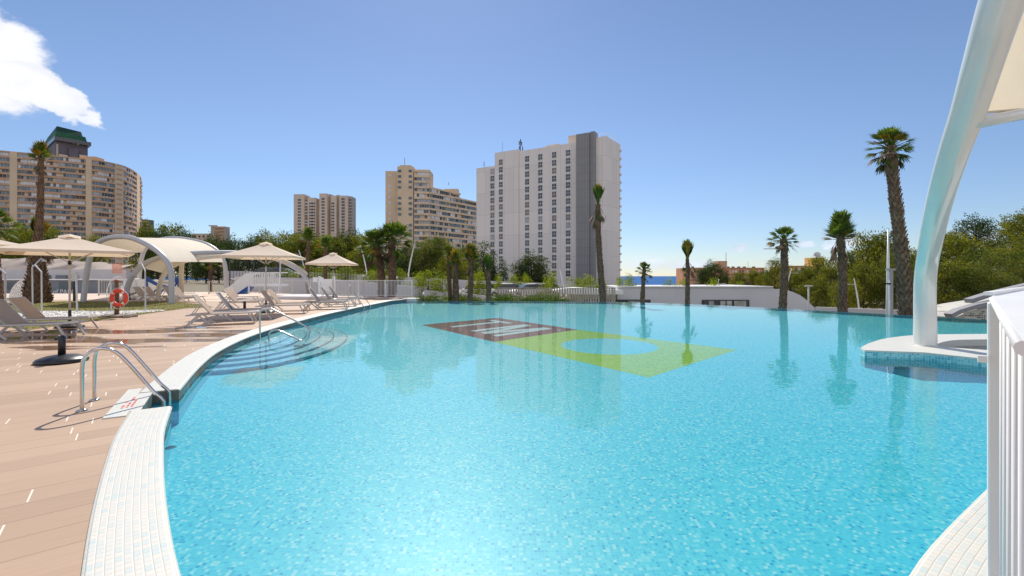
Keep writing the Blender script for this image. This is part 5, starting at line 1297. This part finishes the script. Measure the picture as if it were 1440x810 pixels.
# ------------------------------------------------------------------ fences and walls behind the terrace
def slat_fence(name,a,b_,h_,step,label,m_,post_every=2.0,w_=.026,z0=0,cat='fence',group=None,maxp=100,th=.02):
    a=Vector(a); b_=Vector(b_); t_=thing(name,label,cat,(a.x,a.y,z0),0,group); d_=b_-a; L=d_.length; u=d_/L; ang=math.atan2(u.y,u.x)
    rails=MB()
    for z in (.10,h_-.03): rails.bar(u*0+Vector((0,0,z)),d_+Vector((0,0,z)),.03,.04)
    rails.build('rail',m_,t_)
    sl_=MB(); k=0.06
    while k<L: 
        q=u*k; sl_.box((q.x,q.y,h_/2+.04),(w_,th,h_-.14),ang); k+=step
    sl_.build('slats',m_,t_)
    k=0
    while k<=L+.01:
        q=u*k; pm=MB(); pm.box((q.x,q.y,h_/2),(.08,.08,h_+.04),ang); pm.build('post',m_,t_); k+=post_every
    return t_
f0=G(583,416.6); f1=G(395,417)
slat_fence('slat_fence',(-7.9,36.0,0),(-14.8,36.6,0),1.32,.115,'white metal slat fence in front of the close pair of palms',M['white'],2.2)
slat_fence('slat_fence',(-14.9,37.2,0),(-21.6,40.5,0),1.30,.14,'white slat fence behind the dark grey loungers',M['render'],2.2)
gt=MB(); 
for dx in (0,1.3): gt.box((-15.6+dx*.9,36.9,.85),(.22,.10,1.55))
gt.box((-15.0,36.9,.8),(.9,.04,1.2)); tag(gt.build('fence_gate',M['white']),'white gate between the two slat fences behind the loungers','gate')
slat_fence('slat_fence',(-34.5,38,0),(-27.5,39.5,0),1.30,.12,'grey slat fence in front of the water play area wall',M['lframe'],2.0)
slat_fence('slat_fence',(-27.3,41.0,0),(-20.6,44,0),1.2,.16,'low pale railing behind the blue play pipes',M['lframe'],2.0)
slat_fence('timber_fence',(-1.2,38.6,0),(8.6,37.6,0),2.62,.215,'uneven pale timber slat fence in front of the parked cars',M['slatwood'],2.4,w_=.13,z0=-1.95)
# dark bar fence behind the play area
slat_fence('bar_fence',(-31,50,0),(-17,50,0),3.3,.33,'dark bar fence behind the play area',M['dark'],2.6,w_=.03,z0=0)
# road retaining walls
def wallpoly(name,pts,th,zb,label,m_):
    t_=None; mb=MB()
    for i in range(len(pts)-1):
        a=pts[i]; b_=pts[i+1]; v0=len(mb.v); u=Vector((b_.x-a.x,b_.y-a.y,0)).normalized(); n_=Vector((-u.y,u.x,0))*th
        mb.v+=[(a.x,a.y,zb),(b_.x,b_.y,zb),(b_.x,b_.y,b_.z),(a.x,a.y,a.z),(a.x+n_.x,a.y+n_.y,zb),(b_.x+n_.x,b_.y+n_.y,zb),(b_.x+n_.x,b_.y+n_.y,b_.z),(a.x+n_.x,a.y+n_.y,a.z)]
        for q in ((0,1,2,3),(7,6,5,4),(3,2,6,7),(0,3,7,4),(1,5,6,2)): mb.face([v0+i_ for i_ in q])
    return tag(mb.build(name,m_),label,'wall')
wallpoly('retaining_wall',[P(320,381,60),P(400,381.5,60),P(470,384,60),P(560,389,61),P(650,393.5,63),P(730,396.5,66),P(800,399.5,70),P(880,402,74)],.3,-3.5,'long upper white wall along the road in front of the wood',M['render2'])
wallpoly('retaining_wall',[P(330,389,48),P(450,391.5,48),P(520,397,48),P(600,404.5,48),P(640,407,48)],.3,-3.5,'lower sloping white wall of the ramp left of the palm group',M['render'])
wallpoly('retaining_wall',[P(595,408,46.5),P(640,411,46),P(675,415,45.5),P(700,419,45)],.3,-3.5,'low white kerb wall dropping behind the palm group',M['render2'])
rd=MB()
rd.poly([(*P(330,0,48.4).xy,1.2),(*P(640,0,48.4).xy,-.35),(*P(880,0,48.4).xy,-1.2),(*P(880,0,73).xy,-1.3),(*P(560,0,60.8).xy,0.2),(*P(320,0,59.8).xy,1.4)])
tag(rd.build('road',M['asphalt'],fix=False),kind='structure')

# cars
def make_car():
    t_=thing('parked_car','x y z w','car',(0,0,0))
    body=[(-2.1,.35),(-2.15,.75),(-2.05,.92),(-1.35,.98),(1.35,.92),(1.95,.78),(2.12,.6),(2.1,.32)]
    mb=MB(); mb.profile(body,(0,-.85,0),(1,0,0),(0,0,1),-1.7); bo=mb.build('body',M['white'],t_)
    cab=[(-1.75,.95),(-1.35,1.42),(-.9,1.50),(.25,1.48),(1.15,.93)]
    mb=MB(); mb.profile(cab,(0,-.74,0),(1,0,0),(0,0,1),-1.48); mb.build('cabin_glass',M['glass'],t_)
    mb=MB(); mb.profile([(-1.3,1.44),(-.9,1.53),(.22,1.51),(.2,1.46),(-.88,1.48)],(0,-.70,0),(1,0,0),(0,0,1),-1.40); mb.build('roof',M['white'],t_)
    for x in (-1.32,1.30):
        for y in (-.80,.80):
            mb=MB(); mb.tube([(x,y-.1,.32),(x,y+.1,.32)],.32,14); wl=mb.build('wheel',M['black'],t_)
            mb=MB(); mb.tube([(x,y-.115,.32),(x,y+.115,.32)],.18,10); mb.build('rim',M['lframe'],wl)
    for y in (-.6,.6):
        mb=MB(); mb.box((2.08,y,.68),(.1,.32,.14)); mb.build('headlight',M['glass'],t_)
        mb=MB(); mb.box((-2.13,y,.75),(.06,.3,.16)); mb.build('tail_light',M['orange'],t_)
    return t_
car=make_car(); ys0=[v_ for v_ in car.children]
cars=[(676,50.5,.5,'white car at the left end of the car park row'),(696,52,170,'white car just right of the dark bound palm'),(710,50.5,190,'pale car in the middle of the row behind the timber fence'),(741,49,200,'white car with a large windscreen facing right behind the bushes'),(765,52,185,'dark shaded car half hidden by the pavilion canopy'),(400,58,10,'small white car on the upper road behind the middle parasol'),(382,57.5,5,'white car beside another on the upper road near the play platform')]
M['carsilver']=mat('car_silver',(.35,.37,.40),.25,.6)
for i,(px,d_,rz,lab) in enumerate(cars):
    o=car if i==0 else copy_tree(car); zr=-.72 if px>600 else 1.15
    o.location=((px-720)/640*d_,d_,zr); o.rotation_euler=(0,0,math.radians(rz)); o['label']=lab; o['group']='cars parked along the road'
cp=MB(); cp.prism([(-6,48.6),(8,46.8),(9,60),(-6,62)],-3.3,-.73); tag(cp.build('car_park',M['asphalt']),kind='structure')

# ------------------------------------------------------------------ lamps, masts
def lamp(px,ytop,d,zb,lean,label,arm=-1,r=.06,name='street_lamp'):
    x=(px-720)/640*d; zt=zat(ytop,d); t_=thing(name,label,'street lamp',(x,d,zb),0,'street lamps')
    H=zt-zb; mb=MB(); mb.tube(catmull([Vector((-lean,0,0)),Vector((-lean*.9,0,H*.4)),Vector((-lean*.35,0,H*.8)),Vector((0,0,H))],4),[r*1.2,r*1.2,r*1.1,r*1.1,r,r,r,r*.9,r*.8,r*.7,r*.6,r*.6,r*.5],8); mb.build('pole',M['white'],t_)
    hd=MB(); hz=H-.55; hx=-lean*.15; hd.bar((hx,0,hz),(hx+arm*.75,0,hz+.02),.05,.05); hd.box((hx+arm*.75,0,hz),(.42,.2,.07)); hd.build('lamp_head',M['lframe'],t_)
lamp(507,345,62,0,-.9,'slanted slim street lamp left of the close pair of palms',-1,.09)
lamp(583,343,62,-.5,.9,'slanted slim street lamp right of the close pair of palms',1,.10)
lamp(787,378,52,-1.5,-.5,'short street lamp above the pavilion canopy',-1,.09)
lamp(420,352,66,1,-.9,'slanted street lamp behind the middle parasol',-1,.08)
lamp(455,370,60,1,-.4,'street lamp seen under the small parasol',-1,.07)
lamp(1011,403-10,60,-3,.5,'small lamp before the round dark pine over the pavilion roof',1,.07)
lamp(1113,378,58,-3,.9,'leaning pale street lamp right of the palm before the pavilion end',1,.08)
lamp(1201,392,45,-3,-.5,'curved short street lamp right of the green bushy palm',-1,.07)
def post(name,px,ytop,d,zb,r,label,cat,head=None,m_='lframe',r2=None):
    x=(px-720)/640*d; H=zat(ytop,d)-zb; t_=thing(name,label,cat,(x,d,zb))
    mb=MB(); mb.tube([(0,0,0),(0,0,H)],[r,r2 or r],10); mb.build('pole',M[m_],t_)
    if head: head(t_,H)
    return t_
def tee(t_,H): mb=MB(); mb.box((0,0,H),(.62,.16,.10)); mb.build('lamp_head',M['lframe'],t_)
post('garden_lamp',1137,402,37,-3.2,.06,'grey garden lamp with a flat double head before the pavilion curve','garden lamp',tee)
def flood(t_,H):
    mb=MB(); mb.box((.15,0,H),(.75,.12,.10)); mb.build('lamp_head',M['lframe'],t_)
    mb=MB(); mb.box((-.05,0,H-.7),(.28,.12,.08)); mb.build('camera_bracket',M['dark'],t_)
post('garden_lamp',1253,379,22.5,-3.2,.085,'grey lamp post with a crossbar next to the white flagpole','garden lamp',flood)
post('flagpole',1249,322,26,-3.2,.17,'white tapering mast rising in front of the right-hand pines','mast',None,'white',.03)
mp=post('mast_stub',1316,424,30,-3,.04,'thin brown post on the low wall right of the white column','post',None,'wood')
# bent pipe showers at the lawn
def pipe(name,pts,r,label,cat='shower',m_='steelpaint',group='bent pipe posts on the lawn'):
    base=Vector(pts[0]); t_=thing(name,label,cat,base,0,group); mb=MB(); mb.tube([Vector(p_)-base for p_ in pts],r,8,smooth=False); mb.build('pipe',M[m_],t_)
    hd=MB(); e=Vector(pts[-1])-base; hd.box((e.x,e.y,e.z-.03),(.12,.12,.05)); hd.build('spout',M['lframe'],t_)
pipe('bent_pipe_post',[P(46,438.5,21),P(45.3,376,21),P(58,363.5,21.4),P(62,366,21.6)],.028,'bent pipe post reaching up right in front of the thick palm')
pipe('bent_pipe_post',[P(58.8,440,20.3),P(58.3,382.5,20.3),P(49,372.5,20.6)],.028,'shorter bent pipe post right beside the one before the thick palm')
pipe('bent_pipe_post',[P(7.5,424,29),P(7.5,385,29),P(-6,372,29.4)],.05,'bent pipe post at the left edge near the shell shaped grille')
pipe('bent_pipe_post',[P(204.5,438,21.2),P(204.2,381,21.2),P(198.5,369.5,21.4)],.028,'bent pipe post right of the orange lifebuoy')
pipe('bent_pipe_post',[P(108.5,439,20.8),P(107,384,20.8),P(106.8,382,20.8)],.035,'straight thin post right of the large parasol pole')
pipe('bent_pipe_post',[P(156.5,438,21.3),P(156,400,21.3),P(156,398,21.3)],.03,'thin post just left of the orange lifebuoy')
post('fence_light_post',105,388,30,0,.09,'dark and white bollard lamp behind the large parasol pole','bollard lamp',lambda t_,H:(lambda mb:(mb.box((0,0,H-.1),(.22,.22,.5)),mb.build('lamp_head',M['white'],t_)))(MB()),'dark')

# lifebuoy on its post
lbp=thing('buoy_post','dark wooden post on a stone foot holding the lifebuoy','post',(*G(164,446).xy,0))
mb=MB(); mb.tube([(0,0,0),(0.02,0,1.42)],.075,10); mb.build('post',M['wood'],lbp)
mb=MB(); mb.lathe([(.10,1.42),(.09,1.48),(.03,1.51)],(0,0,0),12); mb.build('post_cap',mat('red_brown_cap',(.35,.10,.06),.6),lbp)
mb=MB()
for i in range(12): mb.box((rr.uniform(-.45,.6),rr.uniform(-.35,.3),.05),(rr.uniform(.15,.4),rr.uniform(.15,.3),rr.uniform(.06,.16)),rr.uniform(0,3),bev=.02)
mb.build('stone_foot',M['stone'],lbp)
g_=G(164,446); bc=P(167,419,17.85)
bu_=thing('lifebuoy','orange lifebuoy with four white bands hung on the wooden post','lifebuoy',tuple(bc))
ring=[(math.cos(a)*.28,0,math.sin(a)*.28) for a in [2*math.pi*k/40 for k in range(40)]]
mb=MB(); mb.tube(ring,.078,12,closed=True,flat=.75); mb.build('ring',M['orange'],bu_)
for a in (45,135,225,315):
    a=math.radians(a); mb=MB(); mb.tube([(math.cos(a+e)*.28,0,math.sin(a+e)*.28) for e in (-.13,-.06,0,.06,.13)],.082,12,flat=.77); mb.build('band',M['white'],bu_)
mb=MB(); rp=[]
for k in range(49):
    a=2*math.pi*k/48+math.pi/4; f=abs(math.sin(2*(a-math.pi/4))); r_=.365-.0*f+.045*f; rp.append((math.cos(a)*r_,-.02,math.sin(a)*r_-.02*f))
mb.tube(rp,.008,5); mb.tube([(.1,-.06,-.3),(.2,-.08,-.5),(.28,-.1,-.75)],.008,5); mb.build('rope',M['white'],bu_)

# ------------------------------------------------------------------ play area
pw_=thing('play_wall','long grey wall of the water play area with white lettering','wall',(0,0,0))
mb=MB(); a=P(-90,394,44); b_=P(188,394,44); mb.box(((a.x+b_.x)/2,44.2,a.z/2),(b_.x-a.x,.3,a.z)); gw=mb.build('wall',M['greywall'],pw_)
mb=MB(); mb.box(((a.x+b_.x)/2,44.1,a.z+.06),(b_.x-a.x,.5,.10)); mb.build('wall_cap',M['white'],pw_)
for px0,px1 in ((8,40),(82,100),(137,170)):
    p0=P(px0,397,43.9); p1=P(px1,407,43.9); mb=MB(); mb.box(((p0.x+p1.x)/2,44.0,(p0.z+p1.z)/2),(p1.x-p0.x,.08,p0.z-p1.z)); mb.build('dark_panel',mat('blue_grey_panel',(.10,.13,.15),.6),pw_)
# strokes of white script lettering on the wall
def text_obj(txt,size,loc,material,parent,name='lettering',rz=0):
    cu=bpy.data.curves.new(name,'FONT'); cu.body=txt; cu.size=size; cu.extrude=.02
    o=bpy.data.objects.new(name,cu); COL.objects.link(o)
    dg=bpy.context.evaluated_depsgraph_get(); me=bpy.data.meshes.new_from_object(o.evaluated_get(dg)); bpy.data.objects.remove(o)
    me.materials.clear(); me.materials.append(material); o=bpy.data.objects.new(name,me); COL.objects.link(o); o.parent=parent; o.location=loc; o.rotation_euler=(math.radians(90),0,rz); return o
q=P(74.5,408,43.92); text_obj('of PARC',.62,(q.x,q.y,q.z-.35),M['white'],pw_)
tw_=thing('upper_wall','pale concrete retaining wall above the grey play area wall','wall',(0,0,0))
mb=MB(); a=P(-90,384,47); b_=P(176,386.5,47); mb.box(((a.x+b_.x)/2,47.4,1.2),(b_.x-a.x,.6,a.z-.9+1.2)); mb.build('wall',M['render2'],tw_)
for px in (62,84,100): 
    p0=P(px,388,46.9); mb=MB(); mb.box((p0.x,47.05,p0.z-.2),(1.1,.12,.55)); mb.build('recess',M['greywall'],tw_)
# tarpaulin draped over the bank
mb=MB(); nx_,nz_=160,18; rr=random.Random(12)
xa=P(-95,0,48.5).x; xb=P(160,0,48.5).x
for j in range(nz_+1):
    for i in range(nx_+1):
        u=i/nx_; v_=j/nz_; px=-95+255*u; x=xa+(xb-xa)*u; fold=.55*noise.noise(Vector((x*.8,v_*1.2,0)))+.26*math.sin(x*3.1+2.5*math.sin(v_*3+x*.35))+.18*abs(math.sin(x*1.3+v_*4))
        top=zat(362+9*sm((px-20)/150)+2.0*abs(math.sin(x*.75)),50)-.0; z=1.75+(top-1.75)*v_
        sc=.35*math.sin(math.pi*v_)*abs(math.sin(x*.42+1)); mb.v.append((x,48.2+2.6*v_**1.3+fold-sc,z+.1*fold))
for j in range(nz_):
    for i in range(nx_): q=j*(nx_+1)+i; mb.face((q,q+1,q+nx_+2,q+nx_+1),0,None,True)
tag(mb.build('tarpaulin',fabric('tarpaulin_cloth',(.52,.44,.37),.05,.85),None,fix=False),'creased beige tarpaulin draped over the bank behind the play area','tarpaulin')
nt_=thing('barrier_net','orange plastic barrier net at the right end of the tarpaulin','net',tuple(P(158,384,46)))
mb=MB()
for k in range(9): mb.box((.12*k,0,.45),(.05,.01,.95))
for k in range(6): mb.box((.48,0,.05+.17*k),(1.0,.012,.05))
mb.build('mesh',mat('net_orange',(.75,.25,.13),.7),nt_)
# shell shaped grille
sg=thing('shell_grille','white shell shaped grille sculpture at the left in front of the grey wall','sculpture',tuple(P(38,424,33)))
mb=MB()
for k in range(16):
    a=math.radians(178-k*6.2*1.0); 
    pts=[Vector((0,0,0))+Vector((math.cos(a),0,math.sin(a)))*r_ for r_ in (.25,.8,1.35)]
for k in range(11):
    r_=.35+.145*k; pts=[Vector((math.cos(t_)*r_*1.0+.55,-.1*math.sin(t_),math.sin(t_)*r_*.98)) for t_ in [math.radians(180-i*9) for i in range(11)]]
    mb.tube([p_ for p_ in pts],.05,5)
for k in range(9):
    a=math.radians(178-11*k); mb.bar((math.cos(a)*.35+.55,0,math.sin(a)*.35),(math.cos(a)*1.82+.55,-.05,math.sin(a)*1.8),.03,.06)
mb.build('grille',M['white'],sg)
# glass dome screen
dm=thing('play_dome','thin white hoop framed screen behind the lifebuoy','play equipment',tuple(P(166,421,36)))
mb=MB(); mb.tube([Vector((math.cos(a)*1.0*(.9+.1*math.sin(a)),0,math.sin(a)*1.8)) for a in [math.pi*k/24 for k in range(25)]],.035,6); mb.build('hoop',M['white'],dm)
mb=MB(); mb.tube([Vector((math.cos(a)*.22+.25,0,math.sin(a)*.5+.75)) for a in [2*math.pi*k/16 for k in range(16)]],.03,5,closed=True); mb.build('inner_hoop',M['white'],dm)
mb=MB(); mb.box((-.1,0,.9),(.10,.10,1.8)); mb.build('post',M['white'],dm)
# white cabinets
cb=thing('service_cabinet','white service cabinets with a small sign left of the blue play pipes','cabinet',tuple(P(194,412,38)))
for x,w_,h_ in ((-.55,.95,1.5),(.55,.8,1.45),(1.35,.5,1.4)): mb=MB(); mb.box((x,0,h_/2-.3),(w_,.5,h_),bev=.02); mb.build('cabinet',M['white'],cb)
mb=MB(); mb.box((-.35,-.8,.35),(.8,.05,.6)); mb.build('sign_board',M['white'],cb)
mb=MB(); mb.box((-.35,-.83,.38),(.3,.02,.22)); mb.build('sign_print',M['lframe'],cb)
mb=MB(); mb.bar((-.35,-.8,-.4),(-.35,-.8,.1),.06,.06); mb.bar((.1,-.8,-.1),(.9,-.8,.2),.05,.12); mb.build('support',M['dark'],cb)
# blue pipes
bp=thing('play_pipes','blue curved water play pipes seen between the arch legs','play equipment',tuple(P(206,412,36)))
def bl_(pts,r=.06): mb=MB(); mb.tube(catmull([Vector(p_) for p_ in pts],4),r,7); mb.build('pipe',M['blue'],bp)
pr_=lambda px,py,d=36: P(px,py,d)-P(206,412,36)
bl_([pr_(207.5,409),pr_(206,397),pr_(204.8,389)],.08); mb=MB(); mb.profile([(0,0),(1.0,-.62),(.95,-.82),(0.02,-.35)],tuple(pr_(204.8,388.5)),(1,0,0),(0,0,1),-.1); mb.build('wing_panel',M['blue'],bp)
bl_([pr_(214,396),pr_(224,400),pr_(232,402),pr_(238,404)]); bl_([pr_(216,412),pr_(219,408),pr_(228,404),pr_(238,404)]); bl_([pr_(226,413),pr_(229,408),pr_(236,404)])
bl_([pr_(245,403),pr_(248,399),pr_(249,394)],.07); bl_([pr_(250.5,405),pr_(251,399),pr_(249.5,394)],.07)
mb=MB(); mb.box(tuple(pr_(249,394)),(.42,.12,.34)); mb.build('wing_panel',M['blue'],bp)
# slide platform
sl2=thing('play_slide','white play platform with slatted railing and a blue slide underneath','play slide',tuple(P(330,412,33)))
pr_=lambda px,py,d=33: P(px,py,d)-P(330,412,33)
def prof2(pts,dep,name,m_,d=33):
    mb=MB(); q=[(pr_(a,b).x,pr_(a,b).z) for a,b in pts]; mb.profile(q,(0,d-33,0),(1,0,0),(0,0,1),-dep); return mb.build(name,m_,sl2)
prof2([(320.5,404.5),(344,385),(351,383.5),(351,400),(330.5,414.5)],.08,'slide_side',M['white'])
prof2([(320,397),(336,383.5),(351,383),(346,385.5),(334,394),(321,403)],.08,'stair_side',M['render'],34.2)
prof2([(330.5,413.6),(345,402.5),(349,401.5),(350.3,404),(348.5,407),(341,413.8)],.5,'slide_chute',M['blue'],33.15)
prof2([(319,414),(321,405),(329,414.5)],.5,'slide_end',M['render2'],33.2)
prof2([(351,400),(394,399.8),(394,402.8),(351,402.8)],1.2,'platform',M['white'],33)
mb=MB(); a=pr_(351,383.6); b_=pr_(393.5,383.2); mb.bar(a,b_,.05,.06); mb.bar(a+Vector((0,1.2,0)),b_+Vector((0,1.2,0)),.05,.06); mb.build('hand_rail',M['white'],sl2)
for k in range(17):
    if k in (3,4,5,6): 
        pass
    q=pr_(351.5+2.6*k,392); mb=MB(); mb.box(tuple(q),(.045 if k not in (0,1,16) else .10,.03,.85)); mb.build('baluster',M['white'],sl2)
for px,y in ((350,33.1),(392.5,33.1),(392.5,34.1),(372,34.1)): 
    q=pr_(px,403,y); mb=MB(); mb.box((q.x,y-33,(q.z)/2),(.09,.09,abs(q.z)+.1)); mb.build('leg',M['white'],sl2)
q=pr_(393,372); mb=MB(); mb.tube([(q.x,.1,0),(q.x,.1,q.z+.6)],.05,7); mb.build('mast',M['render'],sl2)
mb=MB(); a=P(362,413.5,31); b_=P(440,413.5,31); mb.prism([(a.x,32),(b_.x,31.5),(b_.x+.6,33.5),(b_.x-2,35.8),(a.x,35.5)],.01,.22); tag(mb.build('paddling_pool_kerb',M['render']),kind='structure')
# small sign boards at the gate
for px,lab in ((444,'white notice board on a stand right behind the grey arch foot'),(451,'second white notice board, right one of the pair by the arch foot')):
    t_=thing('notice_board',lab,'notice board',tuple(P(px,418,35))); mb=MB(); mb.box((0,0,1.35),(.42,.04,.36)); mb.build('board',M['white'],t_); mb=MB(); mb.bar((0,0,0),(0,0,1.2),.04,.04); mb.build('stand',M['lframe'],t_)
# globe lamps in the planting
for px,py,d_,lab in ((511,388,45,'small white globe lamp left of the close pair of palms'),(558,390.5,45,'small white globe lamp right of the close pair of palms'),(595.5,413.5,36,'small white globe lamp low at the pool corner'),(492,402,44,'black bollard lamp stem left of the close pair of palms')):
    t_=thing('globe_lamp',lab,'garden lamp',tuple(P(px,py+22,d_)*1)); q=P(px,py,d_)-P(px,py+22,d_); mb=MB(); mb.tube([(0,0,0),(q.x,0,q.z)],.03,6); mb.build('stem',M['dark'],t_); mb=MB(); mb.lathe([(0,-.12),(.09,-.08),(.13,0),(.09,.08),(0,.12)],(q.x,0,q.z),10); mb.build('globe',M['white'],t_)
# white stepping slabs
for px,lab in ((594,'pale stone slab bench at the pool corner, left of two'),(613,'pale stone slab bench at the pool corner, right of two')):
    mb=MB(); c_=P(px,420.5,37); mb.box((c_.x,c_.y,c_.z-.25),(.95,.5,.6),bev=.03); tag(mb.build('slab_bench',M['concrete']),lab,'bench')
for kk in (pa_,pb_): pass
